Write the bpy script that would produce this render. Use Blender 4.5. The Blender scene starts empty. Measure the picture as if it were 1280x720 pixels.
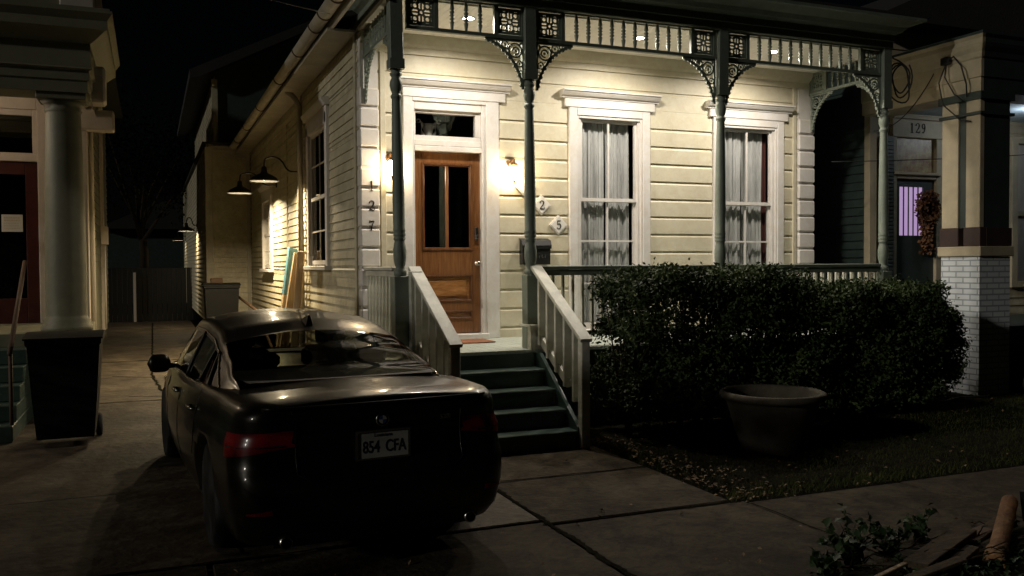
import bpy, math, random
import numpy as np
from mathutils import Vector, Matrix
random.seed(7); rng = np.random.default_rng(7)
PI = math.pi; rad = math.radians
sc = bpy.context.scene; COL = sc.collection

# ------------------------------------------------------------------ materials
def mat(name, col, rough=.6, metal=0., var=.12, scale=6., bump=0., bscale=40., spec=.5, coat=0., emit=None, es=0., stretch=None, col2=None, contrast=(.35, .7), stain=0, smin=.45):
    m = bpy.data.materials.new(name); m.use_nodes = True
    nt = m.node_tree; b = nt.nodes['Principled BSDF']
    b.inputs['Roughness'].default_value = rough; b.inputs['Metallic'].default_value = metal
    b.inputs['Specular IOR Level'].default_value = spec; b.inputs['Coat Weight'].default_value = coat
    b.inputs['Coat Roughness'].default_value = .08
    tc = nt.nodes.new('ShaderNodeTexCoord'); mp = nt.nodes.new('ShaderNodeMapping')
    nt.links.new(tc.outputs['Object'], mp.inputs['Vector'])
    if stretch: mp.inputs['Scale'].default_value = stretch
    n = nt.nodes.new('ShaderNodeTexNoise'); n.inputs['Scale'].default_value = scale; n.inputs['Detail'].default_value = 8; n.inputs['Roughness'].default_value = .65
    nt.links.new(mp.outputs['Vector'], n.inputs['Vector'])
    r = nt.nodes.new('ShaderNodeValToRGB'); e = r.color_ramp.elements
    e[0].position, e[1].position = contrast
    c2 = col2 or tuple(min(1, c * (1 + var)) for c in col)
    c1 = col if col2 else tuple(c * (1 - var) for c in col)
    e[0].color = (*c1, 1); e[1].color = (*c2, 1)
    nt.links.new(n.outputs['Fac'], r.inputs['Fac']); nt.links.new(r.outputs['Color'], b.inputs['Base Color'])
    if stain:
        n3 = nt.nodes.new('ShaderNodeTexNoise'); n3.inputs['Scale'].default_value = stain; n3.inputs['Detail'].default_value = 10; n3.inputs['Roughness'].default_value = .8; n3.inputs['Distortion'].default_value = .6
        nt.links.new(mp.outputs['Vector'], n3.inputs['Vector']); r3 = nt.nodes.new('ShaderNodeValToRGB'); q = r3.color_ramp.elements
        q[0].position, q[1].position = .38, .62; q[0].color = (smin, smin * .95, smin * .88, 1); q[1].color = (1, 1, 1, 1); nt.links.new(n3.outputs['Fac'], r3.inputs['Fac'])
        mu = nt.nodes.new('ShaderNodeMix'); mu.data_type = 'RGBA'; mu.blend_type = 'MULTIPLY'; mu.inputs[0].default_value = 1
        nt.links.new(r.outputs['Color'], mu.inputs[6]); nt.links.new(r3.outputs['Color'], mu.inputs[7]); nt.links.new(mu.outputs[2], b.inputs['Base Color'])
    if bump:
        n2 = nt.nodes.new('ShaderNodeTexNoise'); n2.inputs['Scale'].default_value = bscale; n2.inputs['Detail'].default_value = 6
        nt.links.new(mp.outputs['Vector'], n2.inputs['Vector'])
        bp = nt.nodes.new('ShaderNodeBump'); bp.inputs['Strength'].default_value = bump; bp.inputs['Distance'].default_value = .02
        nt.links.new(n2.outputs['Fac'], bp.inputs['Height']); nt.links.new(bp.outputs['Normal'], b.inputs['Normal'])
    if emit:
        b.inputs['Emission Color'].default_value = (*emit, 1); b.inputs['Emission Strength'].default_value = es
    return m
def glass(name, tint=(1, 1, 1), refl=(1, 1, 1), ior=1.5, rough=0.):
    m = bpy.data.materials.new(name); m.use_nodes = True; nt = m.node_tree; nt.nodes.clear()
    o = nt.nodes.new('ShaderNodeOutputMaterial'); t = nt.nodes.new('ShaderNodeBsdfTransparent'); g = nt.nodes.new('ShaderNodeBsdfGlossy')
    t.inputs['Color'].default_value = (*tint, 1); g.inputs['Color'].default_value = (*refl, 1); g.inputs['Roughness'].default_value = rough
    # Schlick reflectance from the facing angle, the same from both sides of a thin pane
    lw = nt.nodes.new('ShaderNodeLayerWeight'); lw.inputs['Blend'].default_value = .5; pw = nt.nodes.new('ShaderNodeMath'); pw.operation = 'POWER'; pw.inputs[1].default_value = 5
    f = nt.nodes.new('ShaderNodeMapRange'); f0 = ((ior - 1) / (ior + 1)) ** 2; f.inputs['To Min'].default_value = f0; f.inputs['To Max'].default_value = 1
    nt.links.new(lw.outputs['Facing'], pw.inputs[0]); nt.links.new(pw.outputs[0], f.inputs['Value']); x = nt.nodes.new('ShaderNodeMixShader')
    nt.links.new(f.outputs[0], x.inputs[0]); nt.links.new(t.outputs[0], x.inputs[1]); nt.links.new(g.outputs[0], x.inputs[2]); nt.links.new(x.outputs[0], o.inputs[0])
    return m
def brickmat(name, c1, c2, mortar):
    m = mat(name, c1, .75, bump=.2); nt = m.node_tree; b = nt.nodes['Principled BSDF']
    tc = nt.nodes.new('ShaderNodeTexCoord'); sx = nt.nodes.new('ShaderNodeSeparateXYZ'); ad = nt.nodes.new('ShaderNodeMath'); cb = nt.nodes.new('ShaderNodeCombineXYZ')
    nt.links.new(tc.outputs['Object'], sx.inputs[0]); nt.links.new(sx.outputs['X'], ad.inputs[0]); nt.links.new(sx.outputs['Y'], ad.inputs[1])
    nt.links.new(ad.outputs[0], cb.inputs['X']); nt.links.new(sx.outputs['Z'], cb.inputs['Y'])
    br = nt.nodes.new('ShaderNodeTexBrick'); br.inputs['Scale'].default_value = 1; br.inputs['Brick Width'].default_value = .22; br.inputs['Row Height'].default_value = .075
    br.inputs['Mortar Size'].default_value = .009; br.inputs['Color1'].default_value = (*c1, 1); br.inputs['Color2'].default_value = (*c2, 1); br.inputs['Mortar'].default_value = (*mortar, 1)
    nt.links.new(cb.outputs[0], br.inputs['Vector']); nt.links.new(br.outputs['Color'], b.inputs['Base Color'])
    bp = nt.nodes.new('ShaderNodeBump'); bp.inputs['Strength'].default_value = .9; bp.inputs['Distance'].default_value = .012; bp.invert = True
    nt.links.new(br.outputs['Fac'], bp.inputs['Height']); nt.links.new(bp.outputs['Normal'], b.inputs['Normal'])
    return m
M = dict(
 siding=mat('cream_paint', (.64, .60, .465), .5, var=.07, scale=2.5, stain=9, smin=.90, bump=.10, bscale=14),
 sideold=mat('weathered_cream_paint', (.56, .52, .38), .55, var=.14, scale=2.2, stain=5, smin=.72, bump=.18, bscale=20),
 trim=mat('white_paint', (.70, .68, .66), .4, var=.05, scale=3, stain=7, smin=.90, bump=.06, bscale=30),
 ceil=mat('ceiling_paint', (.84, .81, .73), .5, var=.05),
 sage=mat('sage_paint', (.20, .23, .19), .5, spec=.3, var=.12, scale=8, bump=.12, bscale=30),
 retwhite=mat('pale_sage_paint', (.50, .49, .43), .45, var=.08, scale=8, bump=.1),
 rail=mat('grey_rail_paint', (.58, .57, .48), .5, var=.22, scale=7, bump=.25, bscale=25, stretch=(1, .4, 1)),
 step=mat('green_step_paint', (.045, .075, .062), .38, var=.25, scale=5, bump=.15, bscale=20),
 floor=mat('porch_floor_paint', (.45, .50, .45), .4, var=.12, scale=5, bump=.1),
 wood=mat('stained_wood', (.13, .045, .012), .28, scale=5, stretch=(9, 9, .8), col2=(.28, .13, .05), bump=.12, bscale=9, contrast=(.3, .75), coat=.3),
 woodd=mat('stained_wood_moulding', (.07, .024, .008), .3, scale=5, stretch=(9, 9, .8), col2=(.20, .08, .025), coat=.3),
 woodp=mat('stained_wood_panel', (.20, .075, .02), .28, scale=4, stretch=(1, 6, 6), col2=(.55, .27, .09), coat=.3),
 chrome=mat('satin_nickel', (.6, .58, .54), .25, 1.),
 black=mat('black_paint', (.012, .012, .012), .4),
 blackm=mat('black_plastic', (.008, .008, .008), .55, spec=.2, bump=.1, bscale=60),
 enamel=mat('white_enamel', (.8, .8, .78), .3),
 roof=mat('dark_shingle', (.03, .03, .028), .9, bump=.4, bscale=30),
 gutter=mat('aged_gutter', (.40, .365, .29), .5, var=.2, scale=3, bump=.2, bscale=8),
 fabric=mat('sheer_curtain', (.50, .50, .50), .9, var=.22, scale=3, stretch=(3, 3, .8)),
 red=mat('red_drape', (.07, .02, .015), .9),
 room=mat('dark_room', (.05, .045, .04), .9),
 concrete=mat('stained_concrete', (.05, .038, .024), .8, scale=1.3, col2=(.105, .086, .058), stain=5.5, smin=.32, spec=.12, bump=.5, bscale=26, contrast=(.3, .72)),
 concrete2=mat('driveway_concrete', (.045, .034, .024), .7, scale=1.3, col2=(.15, .12, .082), stain=3.5, smin=.35, spec=.25, bump=.7, bscale=11, contrast=(.33, .7)),
 soil=mat('damp_soil', (.012, .011, .006), .98, spec=.03, var=.5, scale=9, bump=.8, bscale=35),
 street=mat('asphalt', (.045, .043, .04), .85, var=.2, bump=.4, bscale=60),
 leaf=mat('privet_leaf', (.018, .036, .010), .6, scale=2.2, col2=(.060, .085, .022), spec=.25),
 leafd=mat('dark_leaf', (.014, .032, .010), .6, scale=3, col2=(.035, .06, .018), spec=.25),
 bark=mat('bark', (.030, .023, .015), .9, spec=.1, bump=.5),
 farleaf=mat('night_tree_leaf', (.006, .010, .004), .9, spec=.02), 
 grass=mat('lawn_grass', (.03, .045, .010), .8, scale=.9, col2=(.085, .085, .024), spec=.2),
 litter=mat('dry_leaf', (.13, .08, .035), .8, scale=4, col2=(.25, .18, .09)),
 terra=mat('weathered_pot', (.095, .082, .062), .85, spec=.15, var=.3, scale=4, bump=.3, bscale=20),
 pine=mat('raw_lumber', (.42, .30, .18), .7, scale=3, stretch=(8, 8, 1), col2=(.62, .48, .31)),
 blue=mat('blue_board', (.10, .24, .31), .6, scale=6),
 paper=mat('printed_paper', (.55, .53, .47), .8, var=.05),
 oldwood=mat('weathered_plank', (.06, .042, .022), .9, scale=4, stretch=(1, 6, 6), col2=(.17, .12, .065), stain=14, smin=.4, bump=.6),
 rust=mat('rusty_clay_pipe', (.26, .10, .03), .8, scale=5, col2=(.40, .25, .11), stain=12, smin=.45, bump=.5),
 lh_wall=mat('olive_grey_paint', (.20, .195, .13), .55, var=.1, bump=.1),
 lh_trim=mat('left_house_trim', (.55, .49, .43), .5, var=.08, bump=.08),
 maroon=mat('maroon_paint', (.05, .011, .009), .4, var=.2),
 dkwood=mat('dark_door', (.03, .022, .016), .35),
 n_wall=mat('buff_paint', (.47, .40, .275), .6, var=.16, scale=3, bump=.2, bscale=20),
 n_dark=mat('dark_green_paint', (.035, .05, .045), .5, var=.2),
 n_band=mat('brown_maroon_band', (.05, .03, .027), .5),
 n_ceil=mat('pale_blue_ceiling', (.42, .52, .58), .6),
 n_brick=brickmat('white_painted_brick', (.66, .70, .73), (.72, .75, .77), (.34, .37, .40)),
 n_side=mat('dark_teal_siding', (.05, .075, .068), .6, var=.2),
 wreath=mat('autumn_leaf', (.09, .03, .012), .8, scale=9, col2=(.26, .13, .055)),
 paint=mat('car_paint', (.017, .0145, .010), .34, .55, var=.2, scale=2.2, coat=.5),
 carblk=mat('car_trim', (.006, .006, .006), .35),
 carlow=mat('car_lower_plastic', (.012, .012, .012), .55),
 cabin=mat('cabin_leather', (.012, .011, .010), .6),
 tyre=mat('tyre_rubber', (.012, .012, .012), .8),
 alloy=mat('alloy_rim', (.35, .35, .36), .3, 1.),
 lens=mat('tail_lens', (.20, .006, .008), .3, coat=.25),
 lensc=mat('clear_lens', (.05, .04, .04), .15, coat=1.),
 plate=mat('plate_white', (.50, .50, .44), .5, var=.05),
 ink=mat('dark_ink', (.02, .02, .035), .5),
 bluei=mat('roundel_blue', (.03, .12, .35), .3),
 digit=mat('number_black', (.015, .012, .010), .6, spec=.15),
 plaq=mat('plaque_white', (.74, .71, .66), .4, var=.05),
 matred=mat('door_mat', (.22, .07, .035), .95, scale=30, col2=(.35, .17, .09), bump=.5, bscale=90),
 bulb=mat('lit_glass_shade', (1, .8, .5), emit=(1, .76, .46), es=98),
 led=mat('lit_downlight', (1, .95, .85), emit=(1, .86, .66), es=60),
 barn=mat('lit_barn_bulb', (1, .9, .8), emit=(1, .80, .55), es=40),
 purple=mat('lit_purple_blind', (.6, .4, .7), emit=(.62, .42, .74), es=.62, var=.02),
 nlamp=mat('lit_porch_lamp', (1, 1, 1), emit=(.85, .93, 1), es=12),
 far=mat('lit_far_window', (1, 1, 1), emit=(.9, .95, 1), es=.9),
 cable=mat('cable', (.02, .02, .02), .6), bone=mat('plaster_ornament', (.45, .43, .40), .7, var=.1),
 brass=mat('antique_brass', (.20, .12, .06), .4, .9),
 drywood=mat('brown_timber', (.10, .055, .03), .7),
 tapestry=mat('floral_transom', (.22, .10, .06), .4, scale=8, col2=(.55, .48, .25)),
)
GL = glass('window_glass', (.93, .94, .93), ior=1.5)
GD = glass('door_glass', (.30, .30, .28), ior=1.9)
GC = glass('car_glass', (.36, .37, .33), (.40, .40, .40), ior=1.5)
GCS = glass('car_side_glass', (.12, .13, .12), ior=1.6)

# ------------------------------------------------------------------ mesh builder
class MB:
    def __init__(s): s.v = []; s.f = []; s.sm = []
    def add(s, vs, fs, smooth=False, mtx=None):
        o = len(s.v)
        s.v += [tuple(mtx @ Vector(p)) for p in vs] if mtx else [tuple(p) for p in vs]
        s.f += [tuple(i + o for i in f) for f in fs]; s.sm += [smooth] * len(fs); return s
    def box(s, x0, x1, y0, y1, z0, z1, mtx=None):
        vs = [(x0, y0, z0), (x1, y0, z0), (x1, y1, z0), (x0, y1, z0), (x0, y0, z1), (x1, y0, z1), (x1, y1, z1), (x0, y1, z1)]
        return s.add(vs, [(0, 3, 2, 1), (4, 5, 6, 7), (0, 1, 5, 4), (1, 2, 6, 5), (2, 3, 7, 6), (3, 0, 4, 7)], False, mtx)
    def bbox(s, x0, x1, y0, y1, z0, z1, b=.006, mtx=None):  # bevelled box
        X, Y, Z = (x0, x1), (y0, y1), (z0, z1); vs = []; idx = {}
        for i in (0, 1):
            for j in (0, 1):
                for k in (0, 1):
                    sx, sy, sz = (1 - 2 * i) * b, (1 - 2 * j) * b, (1 - 2 * k) * b
                    for a, p in enumerate(((X[i], Y[j] + sy, Z[k] + sz), (X[i] + sx, Y[j], Z[k] + sz), (X[i] + sx, Y[j] + sy, Z[k]))):
                        idx[i, j, k, a] = len(vs); vs.append(p)
        g = lambda i, j, k, a: idx[i, j, k, a]; fs = []
        for i in (0, 1): fs.append([g(i, 0, 0, 0), g(i, 1, 0, 0), g(i, 1, 1, 0), g(i, 0, 1, 0)])
        for j in (0, 1): fs.append([g(0, j, 0, 1), g(1, j, 0, 1), g(1, j, 1, 1), g(0, j, 1, 1)])
        for k in (0, 1): fs.append([g(0, 0, k, 2), g(1, 0, k, 2), g(1, 1, k, 2), g(0, 1, k, 2)])
        for i in (0, 1):
            for j in (0, 1): fs.append([g(i, j, 0, 0), g(i, j, 1, 0), g(i, j, 1, 1), g(i, j, 0, 1)])
            for k in (0, 1): fs.append([g(i, 0, k, 0), g(i, 1, k, 0), g(i, 1, k, 2), g(i, 0, k, 2)])
        for j in (0, 1):
            for k in (0, 1): fs.append([g(0, j, k, 1), g(1, j, k, 1), g(1, j, k, 2), g(0, j, k, 2)])
        for i in (0, 1):
            for j in (0, 1):
                for k in (0, 1): fs.append([g(i, j, k, 0), g(i, j, k, 1), g(i, j, k, 2)])
        c = Vector(((x0 + x1) / 2, (y0 + y1) / 2, (z0 + z1) / 2))
        out = []
        for f in fs:
            P = [Vector(vs[i]) for i in f]; n = (P[1] - P[0]).cross(P[2] - P[0])
            if n.dot(sum(P, Vector()) / len(P) - c) < 0: f = f[::-1]
            out.append(tuple(f))
        return s.add(vs, out, False, mtx)
    def prism(s, poly, y0, y1, mtx=None, plane='xz'):  # polygon in a plane, extruded along the third axis
        n = len(poly)
        put = {'xz': lambda a, b, c: (a, c, b), 'yz': lambda a, b, c: (c, a, b), 'xy': lambda a, b, c: (a, b, c)}[plane]
        vs = [put(a, b, y0) for a, b in poly] + [put(a, b, y1) for a, b in poly]
        fs = [tuple(range(n)), tuple(range(2 * n - 1, n - 1, -1))] + [(i, i + n, (i + 1) % n + n, (i + 1) % n) for i in range(n)]
        return s.add(vs, fs, False, mtx)
    def lathe(s, prof, c=(0, 0, 0), seg=20, mtx=None, smooth=True, caps=True):
        vs = []; fs = []
        for r, z in prof:
            for i in range(seg):
                a = 2 * PI * i / seg; vs.append((c[0] + r * math.cos(a), c[1] + r * math.sin(a), c[2] + z))
        for k in range(len(prof) - 1):
            for i in range(seg):
                j = (i + 1) % seg; fs.append((k * seg + i, k * seg + j, (k + 1) * seg + j, (k + 1) * seg + i))
        s.add(vs, fs, smooth, mtx)
        if caps:
            o = len(s.v) - len(vs); s.f += [tuple(o + i for i in range(seg))[::-1], tuple(o + (len(prof) - 1) * seg + i for i in range(seg))]; s.sm += [False, False]
        return s
    def tube(s, pts, r, seg=8, mtx=None, smooth=True):
        P = [Vector(p) for p in pts]; n = len(P); rr = r if isinstance(r, (list, tuple)) else [r] * n
        vs = []; up = None
        for i in range(n):
            t = (P[min(i + 1, n - 1)] - P[max(i - 1, 0)]).normalized()
            if up is None: up = Vector((0, 0, 1)) if abs(t.z) < .9 else Vector((1, 0, 0))
            a = t.cross(up).normalized(); b = a.cross(t).normalized(); up = b
            for k in range(seg):
                q = 2 * PI * k / seg; vs.append(P[i] + (a * math.cos(q) + b * math.sin(q)) * rr[i])
        fs = [(i * seg + k, i * seg + (k + 1) % seg, (i + 1) * seg + (k + 1) % seg, (i + 1) * seg + k) for i in range(n - 1) for k in range(seg)]
        fs += [tuple(range(seg))[::-1], tuple((n - 1) * seg + k for k in range(seg))]
        return s.add(vs, fs, smooth, mtx)
    def ribbon(s, pts, w, t, mtx=None, closed=False):  # flat strip drawn in xz, thickness t along y
        n = len(pts); ww = w if isinstance(w, (list, tuple)) else [w] * n; L = []; R_ = []
        for i in range(n):
            a = pts[(i - 1) % n] if closed or i > 0 else pts[i]; b = pts[(i + 1) % n] if closed or i < n - 1 else pts[i]
            dx, dz = b[0] - a[0], b[1] - a[1]; d = math.hypot(dx, dz) or 1; nx, nz = -dz / d * ww[i] / 2, dx / d * ww[i] / 2
            L.append((pts[i][0] + nx, pts[i][1] + nz)); R_.append((pts[i][0] - nx, pts[i][1] - nz))
        vs = [(x, -t / 2, z) for x, z in L] + [(x, -t / 2, z) for x, z in R_] + [(x, t / 2, z) for x, z in L] + [(x, t / 2, z) for x, z in R_]; fs = []
        m = n if closed else n - 1
        for i in range(m):
            j = (i + 1) % n
            fs += [(i, n + i, n + j, j), (2 * n + i, 2 * n + j, 3 * n + j, 3 * n + i), (i, j, 2 * n + j, 2 * n + i), (n + i, 3 * n + i, 3 * n + j, n + j)]
        if not closed: fs += [(0, 2 * n, 3 * n, n), (n - 1, 2 * n - 1, 4 * n - 1, 3 * n - 1)]
        return s.add(vs, fs, False, mtx)
    def disc(s, x, z, r, t, seg=12, mtx=None):
        return s.prism([(x + r * math.cos(2 * PI * k / seg), z + r * math.sin(2 * PI * k / seg)) for k in range(seg)], -t / 2, t / 2, mtx)
    def grid(s, G, smooth=True, closed=False, mtx=None):
        a, b = len(G), len(G[0]); vs = [p for row in G for p in row]
        fs = [(i * b + j, i * b + (j + 1) % b, (i + 1) * b + (j + 1) % b, (i + 1) * b + j) for i in range(a - 1) for j in range(b if closed else b - 1)]
        return s.add(vs, fs, smooth, mtx)
WP = {}
def obj(name, mb, m, parent=None, local=False):
    """one mesh object; builder coordinates are world coordinates unless local"""
    vs = np.array(mb.v, dtype=np.float64)
    if local: o = Vector((0, 0, 0))
    else:
        lo, hi = vs.min(0), vs.max(0); o = Vector(((lo[0] + hi[0]) / 2, (lo[1] + hi[1]) / 2, lo[2])); vs = vs - np.array(o)
    me = bpy.data.meshes.new(name); me.from_pydata(vs.tolist(), [], mb.f)
    me.polygons.foreach_set('use_smooth', mb.sm); me.materials.append(M[m] if isinstance(m, str) else m); me.update()
    ob = bpy.data.objects.new(name, me); COL.objects.link(ob)
    if parent is not None:
        ob.parent = parent
        if not local: ob.location = o - WP[parent.name]
    else: ob.location = o
    WP[ob.name] = o.copy() if not local else (WP.get(parent.name, Vector()) if parent else Vector())
    return ob
def tag(o, label=None, cat=None, group=None, kind=None):
    for k, v in (('label', label), ('category', cat), ('group', group), ('kind', kind)):
        if v: o[k] = v
    return o
def thing(name, label, cat, loc=(0, 0, 0), group=None, rz=0):
    o = bpy.data.objects.new(name, None); COL.objects.link(o); o.location = loc; o.rotation_euler = (0, 0, rz); o.empty_display_size = .1
    WP[o.name] = Vector(loc); return tag(o, label, cat, group)
def part(name, loc, parent):  # empty for a part that only holds sub-parts is avoided; see below
    raise RuntimeError
def dup(o, dloc, parent=None, keep=True):
    c = o.copy(); COL.objects.link(c); c.parent = parent if parent else o.parent; c.location = o.location + Vector(dloc)
    WP[c.name] = WP[o.name] + Vector(dloc)
    return c
def dup_tree(o, dloc, parent=None):
    c = dup(o, dloc, parent)
    for ch in list(o.children):
        d = ch.copy(); COL.objects.link(d); d.parent = c; WP[d.name] = WP[ch.name] + Vector(dloc)
        for g in list(ch.children):
            e = g.copy(); COL.objects.link(e); e.parent = d
    return c
def text(name, body, size, m, parent, mtx, ext=.002, off=0., sx=1.):
    cu = bpy.data.curves.new(name, 'FONT'); cu.body = body; cu.size = size; cu.extrude = ext; cu.offset = off; cu.align_x = 'CENTER'; cu.align_y = 'CENTER'; cu.resolution_u = 3
    t = bpy.data.objects.new(name, cu); COL.objects.link(t); dg = bpy.context.evaluated_depsgraph_get(); me = bpy.data.meshes.new_from_object(t.evaluated_get(dg))
    COL.objects.unlink(t); bpy.data.objects.remove(t)
    mb = MB(); mb.add([v.co.copy() for v in me.vertices], [tuple(p.vertices) for p in me.polygons], False, mtx @ Matrix.Diagonal((sx, 1, 1, 1)))
    return mb

def leaves(n, pos, size, m, name, parent=None, aspect=.5, flat=0., local=False):
    """pos: (n,3) array; one folded leaf of two faces each"""
    N = len(pos); d = rng.normal(size=(N, 3)); d[:, 2] += flat; d /= np.linalg.norm(d, axis=1)[:, None]
    e = rng.normal(size=(N, 3)); e -= (e * d).sum(1)[:, None] * d; e /= np.linalg.norm(e, axis=1)[:, None]; nn = np.cross(d, e)
    s = (size * rng.uniform(.6, 1.3, N))[:, None]
    a = pos - e * s * .5; b = pos + e * s * .5; c1 = pos + nn * s * aspect * .5 + d * s * .12; c2 = pos - nn * s * aspect * .5 + d * s * .12
    V = np.stack([a, c1, b, c2], 1).reshape(-1, 3)
    o = V.mean(0); o[2] = V[:, 2].min()
    me = bpy.data.meshes.new(name); me.vertices.add(4 * N); me.vertices.foreach_set('co', (V - o).astype(np.float32).ravel())
    k = np.arange(N) * 4; F = np.stack([k, k + 1, k + 2, k, k + 2, k + 3], 1).ravel()
    me.loops.add(6 * N); me.loops.foreach_set('vertex_index', F.astype(np.int32)); me.polygons.add(2 * N)
    me.polygons.foreach_set('loop_start', (np.arange(2 * N) * 3).astype(np.int32)); me.polygons.foreach_set('loop_total', np.full(2 * N, 3, np.int32))
    me.materials.append(M[m]); me.update(); me.validate()
    ob = bpy.data.objects.new(name, me); COL.objects.link(ob)
    if parent: ob.parent = parent; ob.location = Vector(o) - WP[parent.name]
    else: ob.location = o
    WP[ob.name] = Vector(o); return ob

# ------------------------------------------------------------------ camera
f = 1098.2; yaw = .3902; pitch = -.0265; roll = -.0061; H = 1.78
fw = Vector((math.sin(yaw) * math.cos(pitch), math.cos(yaw) * math.cos(pitch), math.sin(pitch)))
r0 = Vector((math.cos(yaw), -math.sin(yaw), 0)); u0 = r0.cross(fw)
rr = r0 * math.cos(roll) + u0 * math.sin(roll); uu = -r0 * math.sin(roll) + u0 * math.cos(roll)
cd = bpy.data.cameras.new('camera'); cam = bpy.data.objects.new('camera', cd); COL.objects.link(cam)
mx = Matrix((rr, uu, -fw)).transposed().to_4x4(); mx.translation = (0, 0, H); cam.matrix_world = mx
cd.sensor_width = 36; cd.lens = 36 * f / 1280; cd.clip_end = 2000; cd.clip_start = .05; sc.camera = cam

# ------------------------------------------------------------------ world and faint night light
w = bpy.data.worlds.new('World'); sc.world = w; w.use_nodes = True; nt = w.node_tree
sky = nt.nodes.new('ShaderNodeTexSky'); sky.sky_type = 'NISHITA'; sky.sun_disc = False; sky.sun_elevation = rad(16); sky.sun_rotation = rad(255.5)
bg = nt.nodes['Background']; nt.links.new(sky.outputs[0], bg.inputs['Color']); bg.inputs['Strength'].default_value = .0002
sl = bpy.data.lights.new('night_glow', 'SUN'); sl.energy = .55; sl.angle = rad(1.5); sl.color = (1, .95, .84)
so = bpy.data.objects.new('night_glow', sl); COL.objects.link(so); so.rotation_euler = Vector((-.93, -.24, .27)).to_track_quat('Z', 'Y').to_euler()
def lamp(name, kind, loc, e, col, size=.05, angle=150, blend=.6, parent=None, rot=(0, 0, 0)):
    l = bpy.data.lights.new(name, kind); l.energy = e; l.color = col; l.shadow_soft_size = size
    if kind == 'AREA': l.shape = 'DISK'; l.size = size; l.spread = rad(angle)
    o = bpy.data.objects.new(name, l); COL.objects.link(o)
    if parent: o.parent = parent; o.location = Vector(loc) - WP[parent.name]
    else: o.location = loc
    o.rotation_euler = rot; return o

# ------------------------------------------------------------------ ground
g = MB(); g.box(-120, 140, -40, 160, -.40, -.05); tag(obj('ground', g, 'soil'), kind='structure')
g = MB(); g.box(-60, 80, -20, 1.6, -.05, -.015); tag(obj('street', g, 'street'), kind='structure')
g = MB(); g.box(-60, 80, 1.6, 1.78, -.05, .06); tag(obj('kerb', g, 'concrete'), kind='structure')
def slabs(name, rects, m):
    b = MB()
    for x0, x1, y0, y1 in rects: b.bbox(x0, x1, y0, y1, -.09, random.uniform(-.004, .004), .008)
    tag(obj(name, b, m), kind='structure')
gp = .014
slabs('walkway', [(2.5 + gp, 4.0, 5.46, 6.65 - gp), (2.5 + gp, 4.0, 6.65 + gp * .6, 7.62)], 'concrete')
slabs('sidewalk', [(2.5 + gp, 4.08, 3.86, 5.40 - gp * .3)] + [(4.08 + gp + 1.5 * i, 4.08 + 1.5 * (i + 1), 3.86, 5.36) for i in range(9)] + [(2.5 - 2.2 * (i + 1) + gp, 2.5 - 2.2 * i - gp, 3.86, 5.50) for i in range(5)], 'concrete')
slabs('driveway', [(-1.75, 2.5 - gp, 5.54, 7.5), (-1.75, 2.24, 7.51, 12.6), (-1.75, 2.24, 12.62, 18), (-1.75, 2.24, 18.02, 25), (-1.75, 1.2, 25.02, 36)], 'concrete2')
g = MB()
def dirt(x0, y0, x1, y1, w):  # dirt and moss packed in the joints, ragged edge
    n = int(math.hypot(x1 - x0, y1 - y0) / .035); L = math.hypot(x1 - x0, y1 - y0); nx, ny = -(y1 - y0) / L, (x1 - x0) / L; rows = []
    for i in range(n + 1):
        t = i / n; a = w * random.uniform(.25, 1.1); b = w * random.uniform(.25, 1.1); c = .008 * math.sin(i * .35)
        x, y = x0 + (x1 - x0) * t + nx * c, y0 + (y1 - y0) * t + ny * c
        rows.append([(x + nx * a, y + ny * a, .0065), (x, y, .010), (x - nx * b, y - ny * b, .0065)])
    g.grid(rows, False)
dirt(2.5, 3.9, 2.5, 7.5, .028); dirt(2.5, 6.65, 3.98, 6.64, .014); dirt(2.45, 5.43, 4.05, 5.38, .018); dirt(-1.6, 5.52, 2.5, 5.52, .02); dirt(4.09, 3.9, 4.09, 5.3, .010)
dirt(.0, 15.5, .03, 30, .025); dirt(.12, 13.6, .0, 15.5, .03); dirt(.36, 11.1, .12, 13.6, .03); dirt(.5, 5.6, .36, 11.1, .014); dirt(-1.7, 12.61, 2.2, 12.61, .02); dirt(-.6, 15.6, .0, 15.2, .02); dirt(-.3, 13.1, .2, 12.9, .015); dirt(-1.5, 18.01, 2.2, 18.01, .02)
tag(obj('joint_dirt', g, 'soil'), kind='structure')
# cracks in the old driveway: thin ragged fillings
# lawn
g = MB(); rows = []
for i in range(70):
    y = 5.37 + 3.4 * i / 69; row = []
    for j in range(110):
        x = 4.02 + 11 * j / 109; ed = min(1, (x - 4.02) / .3, (y - 5.37) / .3)
        row.append((x + .03 * math.sin(y * 9) * (j == 0), y + .03 * math.sin(x * 7) * (i == 0), -.03 + .045 * ed + .02 * random.random() * ed))
    rows.append(row)
g.grid(rows, True); tag(obj('lawn_ground', g, 'soil'), kind='structure')
n = 120000; P = np.stack([rng.uniform(3.99, 14.5, n), rng.uniform(5.38, 8.55, n), np.zeros(n)], 1)
dens = .5 + .5 * np.sin(P[:, 0] * 2.1 + 1.3 * np.sin(P[:, 1] * 2.3)) * np.cos(P[:, 1] * 2.9 + P[:, 0])
keep = (rng.uniform(size=n) < .30 + .7 * dens) & ~((P[:, 0] > 4.3) & (P[:, 0] < 9.3) & (P[:, 1] > 7.6)); P = P[keep]
N = len(P); hgt = rng.uniform(.02, .065, N); an = rng.uniform(0, 2 * PI, N); wd = .0035
bx, by = np.cos(an) * wd, np.sin(an) * wd; lx, ly = rng.normal(size=N) * .02, rng.normal(size=N) * .02
V = np.stack([P + np.stack([bx, by, 0 * bx], 1), P - np.stack([bx, by, 0 * bx], 1), P + np.stack([lx, ly, hgt], 1)], 1).reshape(-1, 3)
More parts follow.
